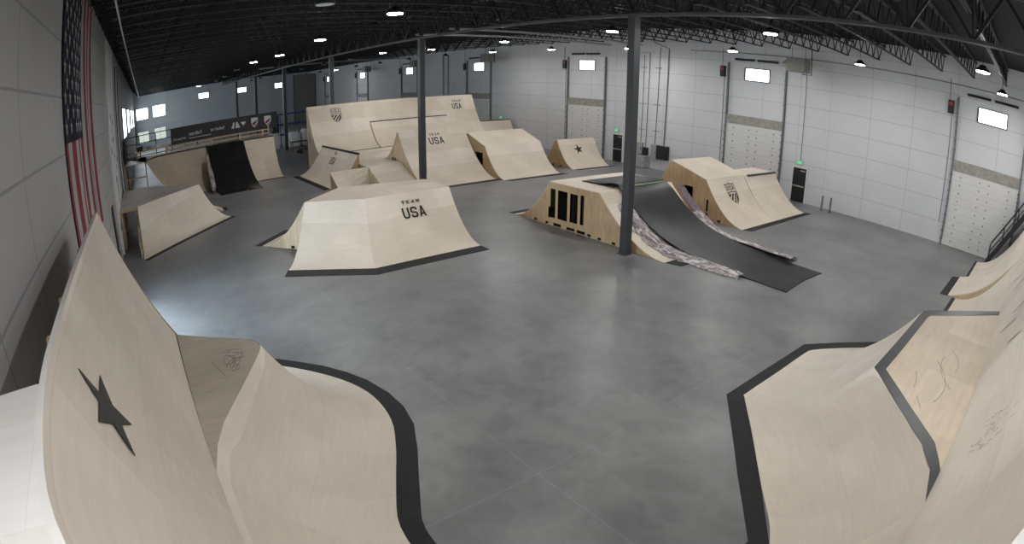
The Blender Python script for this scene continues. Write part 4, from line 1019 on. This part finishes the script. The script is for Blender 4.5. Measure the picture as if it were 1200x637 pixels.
pipe_run('wall_conduit', 'thin conduit rising from the grey transformer box', [[(x, 27.85, 1.55), (x, 27.72, 8.85), (x, 29.6, 8.9)]], .03)
pipe_run('wall_conduit', 'thin conduit with brackets rising from the left breaker panel', [[(x, 28.35, 1.87), (x, 28.25, 8.7)]] + [[(x, 28.6, z), (x, 28.0, z)] for z in (2.9, 4.9, 7.7)], .025)
pipe_run('wall_conduit', 'thin conduit with brackets rising from the middle breaker panel', [[(x, 26.95, 1.9), (x, 26.75, 9.3)]] + [[(x, 27.2, z), (x, 26.6, z)] for z in (2.9, 4.9, 7.7)], .025)
pipe_run('wall_conduit', 'long level conduit high on the dock wall above the springs', [[(x, -2, 9.15), (x, 24.0, 9.15)]], .03)
pipe_run('wall_conduit', 'conduit dropping to the exit sign by the crest jump', [[(x, 14.95, 9.1), (x, 14.95, 2.66)]], .02)
pipe_run('wall_conduit', 'pair of upright pipes on the dock wall left of the fifth door', [[(x, 56.5, .1), (x, 56.5, 9.3)], [(x, 57.6, .1), (x, 57.6, 9.3)]], .09)
pipe_run('sprinkler_pipe', 'pale sprinkler main under the joists, nearest of the three', [[(16.5, 27.6, 9.42), (33.4, 28.4, 9.42)]], .075, 'greymetal')
pipe_run('sprinkler_pipe', 'pale sprinkler main under the joists, middle of the three', [[(16.5, 31.6, 9.42), (33.4, 31.6, 9.42)]], .075, 'greymetal')
pipe_run('sprinkler_pipe', 'pale sprinkler main under the joists, farthest of the three', [[(14.0, 66, 9.42), (33.4, 66, 9.42)]], .09, 'greymetal')
pipe_run('roof_cable', 'thin pale conduit running under the joists along the flag wall', [[(-.75, -3, 9.55), (-.75, 108, 9.55)]], .03, 'greymetal')
for y, lab in ((12.82, 'grey steel bollard nearer the exit door'), (12.24, 'grey steel bollard farther from the exit door')):
    t = thing('bollard', lab, 'bollard', (32.9, y, 0))
    MB().tube([(32.9, y, .02), (32.9, y, .88), (32.9, y, .94)], [.06, .06, .03], 14).build('post', M['track'], t)
    MB().tube([(32.9, y, 0), (32.9, y, .02)], .14, 14).build('base_plate', M['track'], t)

# ------------------------------------------------------------------ clutter beyond the banner rail
def sack(x, y, s, label):
    t = thing('bulk_sack', label, 'sack', (x, y, 0), 'white bulk sacks beyond the banner')
    rows = []
    for k, (z, r) in enumerate(((0.0, .40), (.08, .52), (.5, .58), (.9, .57), (1.2, .52), (1.38, .38), (1.42, .1))):
        rows.append([V((x + s * r * math.copysign(abs(math.cos(a)) ** .45, math.cos(a)), y + s * r * math.copysign(abs(math.sin(a)) ** .45, math.sin(a)), z * s)) for a in [2 * math.pi * j / 20 for j in range(21)]])
    MB().grid([list(r)[::-1] for r in rows], None).build('body', M['white'], t, True)
    m = MB()
    for a in (-.35, .35): m.tube([(x + a * s - .1, y, 1.35 * s), (x + a * s, y, 1.62 * s), (x + a * s + .1, y, 1.35 * s)], .03, 6)
    m.build('loop', M['white'], t)
for x, y, s, lab in ((14.9, 63.6, 1.3, 'white bulk sack nearest the banner end'), (17.3, 63.6, 1.25, 'white bulk sack behind the dark table'), (18.9, 63.7, 1.35, 'white bulk sack next to the tall back ramp')):
    sack(x, y, s, lab)
tb = thing('work_table', 'dark table in front of the white bulk sacks', 'table', (16.6, 59, 0))
MB().box((15.7, 58.6, .95), (17.5, 59.5, 1.02)).build('table_top', M['black'], tb)
for px, py in ((15.75, 58.65), (17.4, 58.65), (15.75, 59.4), (17.4, 59.4)): MB().box((px, py, 0), (px + .07, py + .07, .95)).build('leg', M['black'], tb)
tr = thing('flat_cart', 'low dark flat cart on the floor in front of the white sacks', 'cart', (16.6, 56.3, 0))
MB().box((15.6, 55.7, .38), (18.4, 57.0, .48)).build('bed', M['band'], tr)
for px, py in ((15.9, 55.8), (18.0, 55.8), (15.9, 56.8), (18.0, 56.8)): MB().tube([(px, py, .19), (px, py + .1, .19)], .19, 14).build('wheel', M['black'], tr)
rk = thing('storage_rack', 'blue steel storage rack behind the white sacks', 'rack', (18, 66, 0))
blue = plain('rack_blue', (.02, .07, .2), .5)
for px, py in ((16.2, 65.5), (20.0, 65.5), (16.2, 66.5), (20.0, 66.5)): MB().box((px, py, 0), (px + .1, py + .1, 3.9)).build('upright', blue, rk)
for z in (1.3, 2.5, 3.7):
    m = MB()
    for py in (65.5, 66.5): m.box((16.2, py, z), (20.1, py + .1, z + .14))
    m.build('beam', blue, rk)
cbx = thing('speaker_cabinet', 'black speaker cabinet left of the white sacks', 'speaker', (14.6, 66, 0))
MB().box((15.4, 66, 0), (16.1, 66.7, 3.7)).build('body', M['black'], cbx); MB().tube([(15.75, 65.96, 3.2), (15.75, 66.0, 3.2)], .25, 16).build('cone', M['band'], cbx)
ps = thing('partition_screen', 'tall grey partition screen behind the blue rack', 'screen', (22, 100, 0))
MB().box((28.6, 104.0, 0), (33.0, 104.2, 9.2)).build('panel', plain('screen_grey', (.20, .19, .185), .8), ps)
for px in (28.6, 32.9): MB().box((px, 103.9, 0), (px + .12, 104.0, 9.2)).build('post', M['black'], ps)

# ------------------------------------------------------------------ camera
cd = bpy.data.cameras.new('camera'); cam = bpy.data.objects.new('camera', cd); C.objects.link(cam)
R_, U_, F_ = V((0.76987576, -0.63801846, 0.0149588)), V((0.23280861, 0.30259214, 0.92425005)), V((0.594215, 0.70807517, -0.38149454))
from mathutils import Matrix
mw = Matrix((R_, U_, -F_)).transposed().to_4x4(); mw.translation = (0, 0, 6.5818)
cam.matrix_world = mw
cd.type = 'PANO'; cd.panorama_type = 'FISHEYE_LENS_POLYNOMIAL'
cd.sensor_fit = 'HORIZONTAL'; cd.sensor_width = 36.0; cd.sensor_height = 36.0 * 637 / 1200
cd.fisheye_fov = math.radians(178)
cd.fisheye_polynomial_k0 = 0.0
cd.fisheye_polynomial_k1 = -0.049276393606
cd.fisheye_polynomial_k2 = -9.413360644684e-05
cd.fisheye_polynomial_k3 = 4.7503854127872e-06
cd.fisheye_polynomial_k4 = -3.6319100868081e-07
cd.shift_x = -31.835 / 1200; cd.shift_y = 33.652 / 637
cd.clip_start = 0.05; cd.clip_end = 500
SC.camera = cam

# ------------------------------------------------------------------ world and view
w = bpy.data.worlds.new('world'); SC.world = w; w.use_nodes = True
bg = w.node_tree.nodes['Background']; bg.inputs[0].default_value = (.6, .75, 1, 1); bg.inputs[1].default_value = .6
SC.view_settings.view_transform = 'Standard'; SC.view_settings.look = 'None'
SC.view_settings.gamma = 1.0; SC.view_settings.use_curve_mapping = False
SC.view_settings.exposure = 0.0
